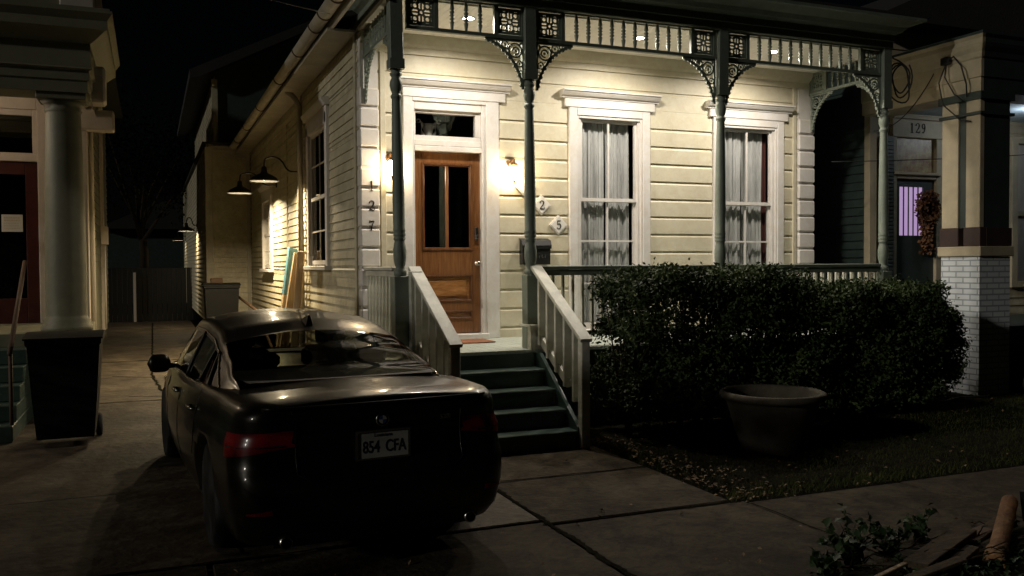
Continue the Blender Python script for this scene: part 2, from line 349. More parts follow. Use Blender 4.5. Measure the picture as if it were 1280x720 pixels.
me = bpy.data.meshes.new('grass'); me.from_pydata(V.tolist(), [], np.arange(3 * N).reshape(-1, 3).tolist()); me.materials.append(M['grass'])
go = bpy.data.objects.new('grass', me); COL.objects.link(go); tag(go, 'short patchy grass on the lawn in front of the hedge', 'grass', kind='stuff')
n = 380; Q = np.stack([rng.uniform(3.9, 14, n), rng.uniform(5.3, 8.4, n), rng.uniform(.015, .05, n)], 1)
n2 = 500; Q2 = np.stack([4.0 + np.abs(rng.normal(0, .35, n2)), rng.uniform(5.3, 7.9, n2), rng.uniform(.01, .04, n2)], 1)
n3 = 60; Q3 = np.stack([rng.uniform(0, 5.5, n3), rng.uniform(4.2, 7.4, n3), np.full(n3, .012)], 1)
tag(leaves(0, np.concatenate([Q, Q2, Q3]), .04, 'litter', 'fallen_leaves', flat=3), 'dry brown leaf litter scattered on lawn edge and paving', 'leaves', kind='stuff')

# ------------------------------------------------------------------ siding helper: local (u, n, z): n grows outward
_jr = random.Random(11)
def spans(u0, u1, za, zb, ops):
    segs = [(u0, u1)]
    for a, b, c, d in ops:
        if zb > c + .001 and za < d - .001:
            new = []
            for s0, s1 in segs:
                if b <= s0 or a >= s1: new.append((s0, s1)); continue
                if a > s0: new.append((s0, a))
                if b < s1: new.append((b, s1))
            segs = new
    return segs
def course(mb, u0, u1, z0, z1, kind, mp):
    if kind == 'drop': prof = [(-.05, z0), (.0, z0), (.0, z1 - .048), (-.006, z1 - .036), (-.016, z1 - .026), (-.018, z1), (-.05, z1)]
    else: prof = [(-.04, z0), (.012, z0 + .001), (.012, z0 + .004), (-.006, z1), (-.04, z1)]
    n = len(prof); vs = [mp(u0, a, z) for a, z in prof] + [mp(u1, a, z) for a, z in prof]
    mb.add(vs, [(i, (i + 1) % n, (i + 1) % n + n, i + n) for i in range(n)] + [tuple(range(n))[::-1], tuple(range(n, 2 * n))])
def siding(mb, u0, u1, z0, z1, pitch, ops, kind, mp, wob=0.):
    z = z0; cuts = sorted({o[2] for o in ops} | {o[3] for o in ops})
    while z < z1 - 1e-4:
        zt = min(z + pitch, z1)
        lv = [z] + [c for c in cuts if z + .006 < c < zt - .006] + [zt]
        if len(lv) == 2:
            for a, b in spans(u0, u1, z, zt, ops):
                dz = _jr.uniform(-.0025, .0025) if kind == 'drop' else 0
                if b - a > 2.5 and _jr.random() < .6:
                    m_ = _jr.uniform(a + .6, b - .6); course(mb, a, m_ - .0012, z + dz, zt, kind, mp); course(mb, m_ + .0012, b, z + dz + _jr.uniform(-.0015, .0015), zt, kind, mp)
                else: course(mb, a, b, z + dz, zt, kind, mp)
        else:  # a board notched round an opening
            for a_, b_ in zip(lv[:-1], lv[1:]):
                for a, b in spans(u0, u1, a_, b_, ops):
                    if b_ == zt: course(mb, a, b, a_, b_, kind, mp)
                    else:
                        p = [mp(a, -.05, a_), mp(b, -.05, a_), mp(b, 0, a_), mp(a, 0, a_), mp(a, -.05, b_), mp(b, -.05, b_), mp(b, 0, b_), mp(a, 0, b_)]
                        mb.add(p, [(0, 3, 2, 1), (4, 5, 6, 7), (0, 1, 5, 4), (1, 2, 6, 5), (2, 3, 7, 6), (3, 0, 4, 7)])
        z = zt

# ------------------------------------------------------------------ THE HOUSE
YW = 10.20; XL = 2.29; XR = 8.93; YP = 8.755; ZF = .87; ZC = 4.51
house = thing('wooden_house', 'cream wooden single-storey house with spindled white-trimmed porch and dark green posts', 'house', (XL, YW, 0))
fm = lambda u, a, z: (u, YW - a, z)
W1, W2 = 5.59, 7.80
ops = [(2.87, 3.97, .85, 3.84)] + [(c - .55, c + .55, .93, 3.78) for c in (W1, W2)]
b = MB(); siding(b, XL + .02, XR - .02, .78, 3.83, .2345, ops, 'drop', fm); siding(b, XL + .02, XR - .02, 3.83, 4.58, .25, ops, 'drop', fm); b.box(XL, XR, YW + .04, YW + .10, .3, .78)
obj('front_wall', b, 'siding', house)
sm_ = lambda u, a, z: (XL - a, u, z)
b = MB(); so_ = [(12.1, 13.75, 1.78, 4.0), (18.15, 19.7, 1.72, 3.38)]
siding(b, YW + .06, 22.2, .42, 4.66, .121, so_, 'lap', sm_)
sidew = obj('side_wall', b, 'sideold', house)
b = MB(); siding(b, 10.3, 22.2, .42, 4.66, .5, [], 'lap', lambda u, a, z: (XR + a, u, z)); b.box(XL, XR, 22.14, 22.2, .4, 4.66); obj('rear_wall', b, 'sideold', house)
b = MB()
b.box(XL + .06, XR - .06, YW + .06, 22.1, .60, .66); b.box(XL + .06, XR - .06, YW + .06, 22.1, 4.6, 4.64); b.box(XL + .06, XR - .06, 13.6, 13.66, .66, 4.6); b.box(4.45, 4.5, YW + .07, 13.6, .66, 4.6)
obj('interior_partition', b, 'room', house)
# corner quoins
for nm, x0, x1 in (('quoin_column', XL - .012, XL + .215), ('quoin_column', XR - .275, XR + .012)):
    b = MB(); b.box(x0 + .01, x1 - .01, YW - .022, YW + .12, .80, 4.5)
    z = .83
    while z < 3.74:
        b.bbox(x0, x1 - (0 if x0 > 5 else .0), YW - .05, YW + .13, z, z + .205, .014); z += .2345
    obj(nm, b, 'trim', house)
for a_, c_ in ((XL + .235, XL + .30), (XR - .36, XR - .30)): obj('corner_board', MB().bbox(a_, c_, YW - .022, YW + .0, .87, 4.5, .004), 'siding', house)
# crown under the porch ceiling
b = MB(); b.prism([(YW - .0, 4.29), (YW - .025, 4.29), (YW - .03, 4.37), (YW - .06, 4.40), (YW - .10, 4.48), (YW - .11, 4.509), (YW, 4.509)], XL, XR, plane='yz'); obj('crown_moulding', b, 'siding', house)

def cornice(mb, x0, x1, yface, ztop, k=1.):  # stepped window head
    mb.bbox(x0 + .055, x1 - .055, yface - .045, yface, ztop - .21, ztop - .10, .004)
    mb.prism([(yface, ztop - .10), (yface - .055, ztop - .10), (yface - .06, ztop - .075), (yface - .085, ztop - .07), (yface - .115, ztop - .035), (yface - .12, ztop - .02), (yface - .135, ztop - .018), (yface - .135, ztop), (yface, ztop)], x0, x1, plane='yz')
def front_window(cx):
    b = MB(); x0, x1 = cx - .60, cx + .60; zt = 3.80
    for sx in (-1, 1):
        a0, a1 = sorted((cx + sx * .60, cx + sx * .485)); b.bbox(a0, a1, YW - .035, YW + .05, .90, zt, .006)
        a0, a1 = sorted((cx + sx * .485, cx + sx * .455)); b.bbox(a0, a1, YW - .022, YW + .08, .93, zt - .10, .005)
        a0, a1 = sorted((cx + sx * .455, cx + sx * .42)); b.box(a0, a1, YW + .0, YW + .10, .93, zt - .14)
    b.bbox(cx - .483, cx + .483, YW - .034, YW + .05, zt - .10, zt, .005); b.bbox(cx - .453, cx + .453, YW - .02, YW + .10, zt - .135, zt - .102, .004)
    b.bbox(cx - .62, cx + .62, YW - .07, YW + .1, .885, .935, .006)
    w_ = obj('window', b, 'trim', house)
    b = MB(); cornice(b, cx - .72, cx + .72, YW - .0, 4.01); b.box(cx - .6, cx + .6, YW - .034, YW, 3.80, 3.81); obj('window_cornice', b, 'trim', w_)
    # sashes: upper outside, lower behind
    for nm, z0, z1, yy, mun in (('upper_sash', 2.60, 3.66, .03, []), ('lower_sash', .935, 2.63, .062, [2.085, 1.53])):
        b = MB(); y0, y1 = YW + yy, YW + yy + .03
        b.box(cx - .42, cx - .385, y0, y1, z0, z1); b.box(cx + .385, cx + .42, y0, y1, z0, z1); b.box(cx - .385, cx + .385, y0, y1, z1 - .035, z1); b.box(cx - .385, cx + .385, y0, y1, z0, z0 + (.045 if mun == [] else .08))
        b.box(cx - .012, cx + .012, y0 + .002, y1 - .002, z0 + .04, z1 - .03)
        for mz in mun: b.box(cx - .385, cx - .012, y0 + .002, y1 - .002, mz - .011, mz + .011); b.box(cx + .012, cx + .385, y0 + .002, y1 - .002, mz - .011, mz + .011)
        s_ = obj(nm, b, 'trim', w_)
    for yy, z0, z1 in ((.045, 2.64, 3.63), (.077, 1.01, 2.60)): obj('window_pane', MB().add([(cx - .386, YW + yy, z0), (cx + .386, YW + yy, z0), (cx + .386, YW + yy, z1), (cx - .386, YW + yy, z1)], [(0, 1, 2, 3)]), GL, w_)
def curtain(x0, x1, z0, z1, y, seed, folds, m='fabric'):
    rg = random.Random(seed); b = MB(); n = 70; rows = []; ph = [rg.uniform(0, 6) for _ in range(4)]
    for k in range(26):
        t = k / 25; z = z1 + (z0 - z1) * t; row = []
        for i in range(n):
            u = i / (n - 1); q = u * folds * 2 * PI
            d = (.016 + .012 * math.sin(u * 5 + ph[2])) * math.sin(q + ph[0] + .5 * math.sin(t * 3 + ph[1])) + .010 * math.sin(q * 2.3 + ph[2] + t) + .006 * math.sin(q * 4.1 + ph[3])
            gather = 1 - .12 * math.sin(PI * min(1, t * 1.1)) * (.5 + .5 * math.sin(ph[1]))
            row.append((x0 + (x1 - x0) * (.5 + (u - .5) * gather) + .006 * math.sin(t * 5 + i), y + d * (.7 + .5 * t), z))
        rows.append(row)
    b.grid(rows, True); return b
for cx, wn in ((W1, 'left'), (W2, 'right')):
    front_window(cx)
    for k, (a, c, fl) in enumerate(((-.40, -.03, 5), (-.01, .36, 5))):
        side = 'left' if k == 0 else 'right'
        o_ = obj('curtain', curtain(cx + a, cx + c, .95, 3.70, YW + .135 + .012 * k, int(cx * 10) + k, fl - 1.3 - .7 * k), 'fabric')
        tag(o_, 'grey sheer curtain hanging in the %s half of the %s porch window' % (side, wn), 'curtain', 'sheer curtains behind the porch windows')
tag(obj('curtain', curtain(W2 + .355, W2 + .42, .95, 3.70, YW + .165, 5, 1.4), 'red'), 'narrow dark red drape at the right edge of the right porch window', 'curtain')

# front door and its frame
dx0, dx1, dz0, dz1 = 2.945, 3.79, .945, 3.15; yd = YW + .05
b = MB()
b.bbox(2.80, 2.915, YW - .035, YW + .05, ZF, 3.84, .006); b.bbox(3.85, 4.02, YW - .035, YW + .05, ZF, 3.84, .006)
b.bbox(2.915, 2.942, YW - .018, YW + .12, ZF, 3.74, .004); b.bbox(3.795, 3.85, YW - .018, YW + .12, ZF, 3.74, .004)
b.bbox(2.916, 3.849, YW - .034, YW + .05, 3.742, 3.84, .005); b.bbox(2.943, 3.794, YW - .015, YW + .12, 3.65, 3.741, .004)
b.bbox(2.943, 3.794, YW - .02, YW + .12, 3.155, 3.215, .005); b.bbox(2.943, 3.794, YW - .01, YW + .12, 3.217, 3.29, .005); b.bbox(2.943, 3.794, YW + .02, YW + .10, 3.292, 3.345, .004)
b.bbox(2.943, 2.965, YW + .02, YW + .10, 3.346, 3.649, .003); b.bbox(3.73, 3.794, YW + .02, YW + .10, 3.346, 3.649, .003); b.bbox(2.966, 3.729, YW + .02, YW + .10, 3.615, 3.649, .003)
b.bbox(2.90, 3.86, YW - .09, YW + .12, ZF + .0, .935, .006)
fr = obj('door_frame', b, 'trim', house)
b = MB(); cornice(b, 2.74, 4.16, YW, 4.0); b.box(2.8, 4.02, YW - .034, YW, 3.84, 3.85); obj('door_cornice', b, 'trim', fr)
b = MB(); b.box(2.965, 3.73, YW + .06, YW + .064, 3.346, 3.615); obj('transom_pane', b, GL, fr)
b = MB(); y0, y1 = yd, yd + .045
b.bbox(dx0, dx0 + .10, y0, y1, dz0, dz1, .004); b.bbox(dx1 - .10, dx1, y0, y1, dz0, dz1, .004)
for z0, z1 in ((dz0, dz0 + .17), (1.22, 1.33), (1.66, 1.96), (3.02, dz1)): b.bbox(dx0 + .1, dx1 - .1, y0 + .001, y1 - .001, z0, z1, .004)
b.bbox(3.345, 3.385, y0 + .004, y1, 1.96, 3.02, .006)
door = obj('front_door', b, 'wood', house)
b = MB()
for a0, a1, z0, z1 in ((dx0 + .1, dx1 - .1, 1.96, 3.02), (dx0 + .1, dx1 - .1, 1.33, 1.66), (dx0 + .1, dx1 - .1, 1.115, 1.22)):
    for q, ww in ((0, .022), (.022, .014)):
        yy = y0 - .010 + q * .6; A0, A1, Z0, Z1 = a0 + q, a1 - q, z0 + q, z1 - q
        b.bbox(A0, A0 + ww, yy, y0 + .03, Z0, Z1, .003); b.bbox(A1 - ww, A1, yy, y0 + .03, Z0, Z1, .003); b.bbox(A0 + ww, A1 - ww, yy + .0005, y0 + .03, Z0, Z0 + ww, .003); b.bbox(A0 + ww, A1 - ww, yy + .0005, y0 + .03, Z1 - ww, Z1, .003)
obj('door_moulding', b, 'woodd', door)
b = MB(); b.box(dx0 + .1, dx1 - .1, y0 + .022, y0 + .04, 1.33, 1.66); b.bbox(dx0 + .17, dx1 - .17, y0 + .004, y0 + .03, 1.395, 1.595, .012); b.box(dx0 + .1, dx1 - .1, y0 + .02, y0 + .04, 1.115, 1.22)
obj('door_panel', b, 'woodp', door)
b = MB(); b.box(dx0 + .101, 3.345, y0 + .024, y0 + .028, 1.965, 3.015); b.box(3.385, dx1 - .101, y0 + .024, y0 + .028, 1.965, 3.015); obj('door_glass', b, GD, door)
b = MB(); b.bbox(3.715, 3.765, y0 - .03, y0, 2.08, 2.25, .012); obj('keypad_lock', b, 'black', door)
b = MB(); b.bbox(3.725, 3.755, y0 - .034, y0 - .028, 2.10, 2.15, .002); b2 = MB(); b2.lathe([(.03, 0), (.03, .008), (.012, .012), (.012, .04), (.026, .05), (.028, .065), (.018, .078)], mtx=Matrix.Translation((3.745, y0, 1.80)) @ Matrix.Rotation(PI / 2, 4, 'X'), seg=14); obj('lock_plate', b, 'chrome', door); obj('door_knob', b2, 'chrome', door)
# pale scrolled ornament behind the transom
b = MB(); prof = [(.03, 0), (.045, .04), (.05, .10), (.065, .17), (.07, .20)]; b.lathe([(r * 1.1, z) for r, z in prof], (3.21, YW + .30, 3.33), seg=14)
for s_ in (-1, 1):
    pts = [(3.21 + s_ * (.05 + .065 * t + .02 * math.sin(t * 6)), YW + .29, 3.37 + .2 * t) for t in [i / 12 for i in range(13)]]
    b.tube(pts, [.012 + .008 * math.sin(i * .9) for i in range(13)], 7); b.tube([(3.21 + s_ * (.13 + .022 * math.cos(a)), YW + .28, 3.56 + .022 * math.sin(a)) for a in [i * .5 for i in range(12)]], .010, 6)
b.bbox(3.0, 3.7, YW + .25, YW + .4, 3.28, 3.325, .004)
tag(obj('plaster_ornament', b, 'bone'), 'pale scrolled plaster ornament seen through the glass above the front door', 'ornament')
tag(obj('door_mat', MB().bbox(3.0, 3.72, 9.55, 9.98, ZF + .004, ZF + .018, .005), 'matred'), 'reddish flat door mat lying on the porch floor at the door', 'door mat')

# porch floor, ceiling, entablature
b = MB()
for i in range(61):
    x = XL - .02 + i * .109
    b.box(x, min(x + .106, XR + .02), 8.60, YW - .0, ZF - .03, ZF)
b.box(XL, XR, 8.64, YW - .03, ZF - .06, ZF - .031)
obj('porch_floor', b, 'floor', house)
b = MB(); b.box(3.85, XR + .02, 8.63, 8.66, .12, ZF - .035); b.box(XL - .01, 2.45, 8.63, 8.66, .12, ZF - .035); b.box(XL - .005, XL + .03, 8.66, YW, .12, ZF - .035)
for x in (2.4, 4.6, 6.3, 8.8): b.box(x - .15, x + .15, 8.70, 9.0, -.05, ZF - .06)
obj('porch_skirt', b, 'step', house)
b = MB()
for i in range(83):
    x = XL - .02 + i * .0803; b.bbox(x, x + .0785, 8.80, YW - .02, ZC, ZC + .02, .003)
b.box(XL - .02, XR + .02, 8.8, YW + .1, ZC + .021, ZC + .05)
obj('porch_ceiling', b, 'ceil', house)
b = MB(); F0, F1 = XL - .0, XR + .0
ent = [(8.69, 4.535), (8.68, 4.545), (8.68, 4.62), (8.66, 4.625), (8.66, 4.70), (8.63, 4.72), (8.60, 4.735), (8.56, 4.78), (8.50, 4.805), (8.44, 4.835), (8.40, 4.84), (8.40, 4.875), (8.83, 4.875), (8.83, 4.535)]
def loopent(mb):
    # mitred frieze along the left return, the front and the right return
    P = [(0, YW), (0, 0), (1, 0), (1, YW)]
    rows = []
    for d, z in ent:
        o = 8.755 - d  # outward offset from the post line
        xl, xr, yf = 2.375 - o, 8.835 + o, 8.755 - o
        rows.append([(xl, YW + .4, z), (xl, yf, z), (xr, yf, z), (xr, YW + .4, z)])
    rows.append(rows[0]); mb.grid(rows, False)
loopent(b); obj('porch_entablature', b, 'sage', house)
b = MB(); b.box(2.0, 9.25, 8.40, 10.3, 4.88, 4.91); b.prism([(1.86, 4.60), (5.6, 5.5), (9.35, 4.6), (9.35, 4.66), (5.6, 5.56), (1.86, 4.66)], 10.2, 22.2)
b.prism([(XL, 4.66), (XR, 4.66), (5.6, 5.44)], 10.24, 10.30); obj('roof', b, 'roof', house)
b = MB(); b.box(1.93, XL - .03, 10.25, 22.2, 4.50, 4.53); b.box(1.93, XL, 22.17, 22.2, 4.4, 4.6); obj('soffit', b, 'gutter', house)
# half-round gutter with joints and its straps
b = MB(); rows = []
for k in range(11):
    a = PI + PI * k / 10; rows.append([(1.88 + .085 * math.cos(a), 8.62, 4.66 + .085 * math.sin(a)), (1.88 + .085 * math.cos(a), 22.3, 4.66 + .085 * math.sin(a))])
for k in range(10, -1, -1):
    a = PI + PI * k / 10; rows.append([(1.88 + .078 * math.cos(a), 8.62, 4.66 + .078 * math.sin(a)), (1.88 + .078 * math.cos(a), 22.3, 4.66 + .078 * math.sin(a))])
b.grid(rows, True); gt = obj('gutter', b, 'gutter', house)
for y in [9.4, 10.1, 10.7, 12.0, 13.9, 16.4, 18.8, 20.8]:
    b = MB(); b.tube([(1.88 + .092 * math.cos(a), y, 4.66 + .092 * math.sin(a)) for a in [PI + PI * k / 10 for k in range(11)]], .009, 6)
    obj('gutter_strap', b, 'drywood', gt)
b = MB(); b.box(1.975, 2.0, 8.6, 22.3, 4.52, 4.72); obj('fascia_board', b, 'gutter', house)
b = MB(); b.tube([(2.0, 14.15, 4.55), (2.14, 14.15, 4.42), (2.21, 14.15, 4.30), (2.22, 14.15, .15)], .045, 10); obj('downspout', b, 'gutter', house)
obj('batten', MB().bbox(XL - .035, XL, 14.35, 14.62, .45, 4.5, .004), 'sideold', house); obj('batten', MB().bbox(XL - .02, XL, 16.05, 16.11, .45, 4.3, .004), 'sideold', house)
b = MB(); b.bbox(XL - .03, XL + .05, YW + .14, YW + .24, .42, 4.5, .004); obj('corner_board', b, 'sideold', house)
# side windows
for wi, (y0, y1, z0, z1) in enumerate([(12.1, 13.75, 1.78, 4.0), (18.15, 19.7, 1.72, 3.38)]):
    b = MB()
    for a0, a1 in ((y0, y0 + .13), (y1 - .13, y1)): b.bbox(XL - .05, XL + .05, a0, a1, z0, z1 - .1, .005)
    b.bbox(XL - .05, XL + .05, y0 + .001, y1 - .001, z1 - .25, z1 - .02, .005); b.bbox(XL - .10, XL + .05, y0 - .05, y1 + .05, z0 - .06, z0, .006)
    b.prism([(XL, z1 - .02), (XL - .07, z1 - .02), (XL - .11, z1 + .04), (XL - .12, z1 + .07), (XL, z1 + .09)], y0 - .05, y1 + .05)
    w_ = obj('side_window', b, 'trim', house)
    b = MB(); zi, zo = z0 + .02, z1 - .25; zm = (zi + zo) / 2; yc = (y0 + y1) / 2
    b.box(XL + .0, XL + .03, y0 + .13, y0 + .18, zi, zo); b.box(XL + .0, XL + .03, y1 - .18, y1 - .13, zi, zo)
    b.box(XL - .01, XL + .03, y0 + .18, y1 - .18, zm - .025, zm + .025); b.box(XL + .001, XL + .03, y0 + .18, y1 - .18, zi, zi + .06); b.box(XL + .001, XL + .03, y0 + .18, y1 - .18, zo - .05, zo)
    b.box(XL + .005, XL + .025, yc - .012, yc + .012, zi + .06, zm - .025); b.box(XL + .005, XL + .025, yc - .012, yc + .012, zm + .025, zo - .05)
    for zz in ((zi + zm) / 2, (zm + zo) / 2): b.box(XL + .006, XL + .024, y0 + .18, yc - .012, zz - .011, zz + .011); b.box(XL + .006, XL + .024, yc + .012, y1 - .18, zz - .011, zz + .011)
    obj('side_sash', b, 'trim', w_)
    b = MB(); b.box(XL + .014, XL + .016, y0 + .18, y1 - .18, zi + .06, zo - .05); obj('side_pane', b, GL, w_)
# rear wing and camelback upper storey
b = MB(); siding(b, 1.32, 2.28, .42, 4.70, .121, [], 'lap', lambda u, a, z: (u, 22.2 - a, z)); siding(b, 22.25, 38, .42, 4.70, .121, [], 'lap', lambda u, a, z: (1.27 - a, u, z))
rw = obj('rear_wing_wall', b, 'sideold', house)
b = MB(); b.bbox(1.235, 1.40, 22.14, 22.3, .42, 4.62, .005); b.bbox(1.4, 2.22, 22.15, 22.19, 4.56, 4.66, .005); b.bbox(2.18, 2.26, 22.15, 22.19, .42, 4.56, .004); obj('wing_trim', b, 'gutter', rw)
b = MB(); b.box(1.18, 9.0, 22.1, 38, 4.70, 4.74); obj('wing_roof', b, 'roof', rw)
b = MB(); b.prism([(1.55, 4.74), (9.0, 4.74), (9.0, 8.2), (4.9, 8.35), (1.55, 6.75)], 23.0, 33); up_ = obj('upper_storey', b, 'n_side', house)
b = MB(); b.prism([(.95, 6.35), (1.15, 6.38), (5.0, 8.38), (9.2, 8.3), (9.2, 8.5), (5.0, 8.58), (.95, 6.55)], 22.7, 33.4); obj('upper_roof', b, 'roof', up_)
b = MB(); siding(b, 23.05, 33, 4.74, 6.5, .12, [], 'lap', lambda u, a, z: (1.52 - a, u, z)); b.box(1.46, 1.6, 22.94, 23.05, 4.74, 6.4); obj('upper_side_wall', b, 'sideold', up_)

# posts
POSTX = [2.375, 3.825, 6.285, 8.835]
def postmesh(base_w, box_w=.135):
    b = MB(); h = box_w / 2; k = base_w / 2
    b.bbox(-k, k, -k, k, 0, .80, .006)
    b.bbox(-h, h, -h, h, 2.90, 3.70, .006)
    b.add([(-h - .008, -h - .008, 2.90), (h + .008, -h - .008, 2.90), (h + .008, h + .008, 2.90), (-h - .008, h + .008, 2.90), (-h - .008, -h - .008, 3.0), (h + .008, -h - .008, 3.0), (h + .008, h + .008, 3.0), (-h - .008, h + .008, 3.0)], [(0, 3, 2, 1), (4, 5, 6, 7), (0, 1, 5, 4), (1, 2, 6, 5), (2, 3, 7, 6), (3, 0, 4, 7)])
    b.lathe([(.045, .79), (.066, .81), (.066, .85), (.052, .865), (.046, .89), (.058, .93), (.066, .98), (.068, 1.06), (.060, 1.12), (.052, 1.15), (.052, 1.165), (.062, 1.175), (.062, 1.19), (.055, 1.20), (.064, 1.215), (.064, 1.23), (.058, 1.245), (.064, 1.26), (.064, 1.275), (.060, 1.29), (.062, 1.6), (.060, 1.9), (.054, 2.3), (.047, 2.58), (.046, 2.60), (.058, 2.615), (.058, 2.635), (.048, 2.645), (.044, 2.66), (.056, 2.69), (.066, 2.735), (.062, 2.78), (.048, 2.81), (.046, 2.825), (.060, 2.84), (.062, 2.86), (.05, 2.87), (.05, 2.885), (.066, 2.905)], seg=20)
    return b
for i, x in enumerate(POSTX):
    m = 'sage'
    o_ = obj('porch_post', postmesh(.15 if i else .17), m, house, local=True)
    o_.location = Vector((x, YP, ZF)) - WP['wooden_house']; WP[o_.name] = Vector((x, YP, ZF))
    o_.rotation_euler = ((0, rad(-.75), 0), (0, rad(-.25), 0), (0, rad(.25), 0), (0, 0, 0))[i]
# frieze panels: local x along run, y thickness, z up from 4.2
def fret():
    b = MB(); S = .27; t = .022
    fr_ = .025
    b.box(0, fr_, -t / 2, t / 2, 0, S); b.box(S - fr_, S, -t / 2, t / 2, 0, S); b.box(fr_, S - fr_, -t / 2, t / 2, 0, fr_); b.box(fr_, S - fr_, -t / 2, t / 2, S - fr_, S)
    c = S / 2; k = t * .8
    b.ribbon([(fr_, c), (c - .03, c)], .016, k); b.ribbon([(c + .03, c), (S - fr_, c)], .016, k); b.ribbon([(c, fr_), (c, c - .03)], .016, k); b.ribbon([(c, c + .03), (c, S - fr_)], .016, k)
    b.ribbon([(c + .026 * math.cos(a), c + .026 * math.sin(a)) for a in [i * PI / 6 for i in range(12)]], .018, k * 1.02, closed=True)
    for sx in (-1, 1):
        for sz in (-1, 1):
            cx, cz = c + sx * .066, c + sz * .066
            b.ribbon([(cx + .030 * math.cos(a), cz + .030 * math.sin(a)) for a in [i * PI / 6 for i in range(12)]], .017, k * .98, closed=True)
            b.ribbon([(c + sx * .018, c + sz * .018), (c + sx * .05, c + sz * .05)], .022, k * .96); b.ribbon([(c + sx * .082, c + sz * .082), (c + sx * .115, c + sz * .115)], .030, k * .94)
            b.disc(c + sx * .1, c + sz * .033, .016, k * .9); b.disc(c + sx * .033, c + sz * .1, .016, k * .9)
            b.ribbon([(c + sx * .1, c + sz * .0), (c + sx * .1, c + sz * .033)], .012, k * .88); b.ribbon([(c, c + sz * .1), (c + sx * .033, c + sz * .1)], .012, k * .88)
    return b
def spindle():
    return MB().lathe([(r * 1.4, z) for r, z in [(.006, 0), (.011, .03), (.018, .10), (.010, .105), (.010, .113), (.019, .125), (.017, .14), (.009, .148), (.020, .165), (.009, .182), (.017, .19), (.019, .205), (.010, .217), (.010, .225), (.018, .23), (.011, .30), (.006, .33)]], seg=10)
def bracket():
    b = MB(); Wd, Hh, t = .44, .52, .024
    b.ribbon([(0, -.012), (Wd, -.012)], .024, t); b.ribbon([(.011, -.02), (.011, -Hh)], .022, t * .98)
    arc = []
    for i in range(15):  # concave outer edge
        u = i / 14; a = PI / 2 * u; arc.append((Wd * (1 - math.sin(a)) * .98 + .014, -Hh * (1 - math.cos(a)) * .98 - .014))
    arc2 = [((x * .75 + (Wd * (1 - i / 14)) * .25), (z * .75 - Hh * (i / 14) * .25)) for i, (x, z) in enumerate(arc)]
    b.ribbon(arc2, .026, t * .96)
    for i in range(1, 14):
        x, z = arc2[i]; r = .018 if i % 2 else .012; b.disc(x + .010, z - .010, r, t * .94, 10)
    def ring(cx, cz, r, w, a0=0, a1=2 * PI, k=.9):
        b.ribbon([(cx + r * math.cos(a), cz + r * math.sin(a)) for a in [a0 + (a1 - a0) * i / 18 for i in range(19)]], w, t * k)
    ring(.105, -.115, .075, .018, k=.92); ring(.10, -.12, .038, .016, 0, 5, k=.91); b.disc(.10, -.12, .014, t * .9)
    ring(.225, -.06, .038, .014, k=.9); b.disc(.225, -.06, .012, t * .89); ring(.055, -.255, .034, .013, k=.88); b.disc(.055, -.255, .011, t * .87)
    ring(.30, -.035, .018, .010, k=.86); ring(.035, -.34, .018, .010, k=.85); ring(.20, -.13, .03, .012, 0, 4, k=.84)
    b.ribbon([(.03, -.03), (.06, -.06)], .02, t * .83)
    return b
FB, SP, BR = fret(), spindle(), bracket()
meshes = {}
def place(name, key, mb, m, parent, loc, rz=0, flip=False):
    if (key, m) not in meshes:
        o_ = obj(name, mb, m, parent, local=True); meshes[key, m] = o_.data
    else: o_ = bpy.data.objects.new(name, meshes[key, m]); COL.objects.link(o_); o_.parent = parent
    o_.location = Vector(loc) - WP[parent.name]; o_.rotation_euler = (0, 0, rz)
    WP[o_.name] = Vector(loc)
    return o_
def frieze(p0, p1, n, m, frets=(1, 1), rz=0):
    """p0,p1 run between posts at frieze height"""
    d = Vector(p1) - Vector(p0); L = d.length; dr = d.normalized(); mt = Matrix.Translation(p0) @ Matrix.Rotation(rz, 4, 'Z')
    b = MB(); b.box(0, L, -.025, .025, -.025, .012, mt); b.box(0, L, -.02, .02, .305, .345, mt)
    xs = 0
    if frets[0]: b.box(0, .03, -.02, .02, .012, .305, mt); b.box(.30, .345, -.02, .02, .012, .305, mt)
    if frets[1]: b.box(L - .03, L, -.02, .02, .012, .305, mt); b.box(L - .345, L - .30, -.02, .02, .012, .305, mt)
    fz = obj('spindle_frieze', b, m, house)
    P = lambda u, z=0: tuple(Vector(p0) + dr * u + Vector((0, 0, z)))
    if frets[0]: place('fret_panel', 'fret', FB, m, fz, P(.03, .022), rz)
    if frets[1]: place('fret_panel', 'fret', FB, m, fz, P(L - .30, .022), rz)
    a = .345 if frets[0] else .0; c = L - (.345 if frets[1] else .0)
    for i in range(n): place('spindle', 'spin', SP, m, fz, P(a + (c - a) * (i + 1) / (n + 1), -.005), rz)
ZS = 4.215
h = .07
frieze((POSTX[0] + h, YP, ZS), (POSTX[1] - h, YP, ZS), 3, 'sage')
frieze((POSTX[1] + h, YP, ZS), (POSTX[2] - h, YP, ZS), 10, 'sage')
frieze((POSTX[2] + h, YP, ZS), (POSTX[3] - h, YP, ZS), 10, 'sage')
frieze((POSTX[0] - .03, YP + h, ZS), (POSTX[0] - .03, YW - .03, ZS), 5, 'sage', rz=PI / 2)
frieze((POSTX[3] + .03, YP + h, ZS), (POSTX[3] + .03, YW - .03, ZS), 5, 'sage', rz=PI / 2)
for i, x in enumerate(POSTX):
    if i in (1, 2, 3): o_ = place('porch_bracket', 'br', BR, 'sage', house, (x - h, YP, ZS - .026), PI)
    if i in (1, 2): place('porch_bracket', 'br', BR, 'sage', house, (x + h, YP, ZS - .026), 0)
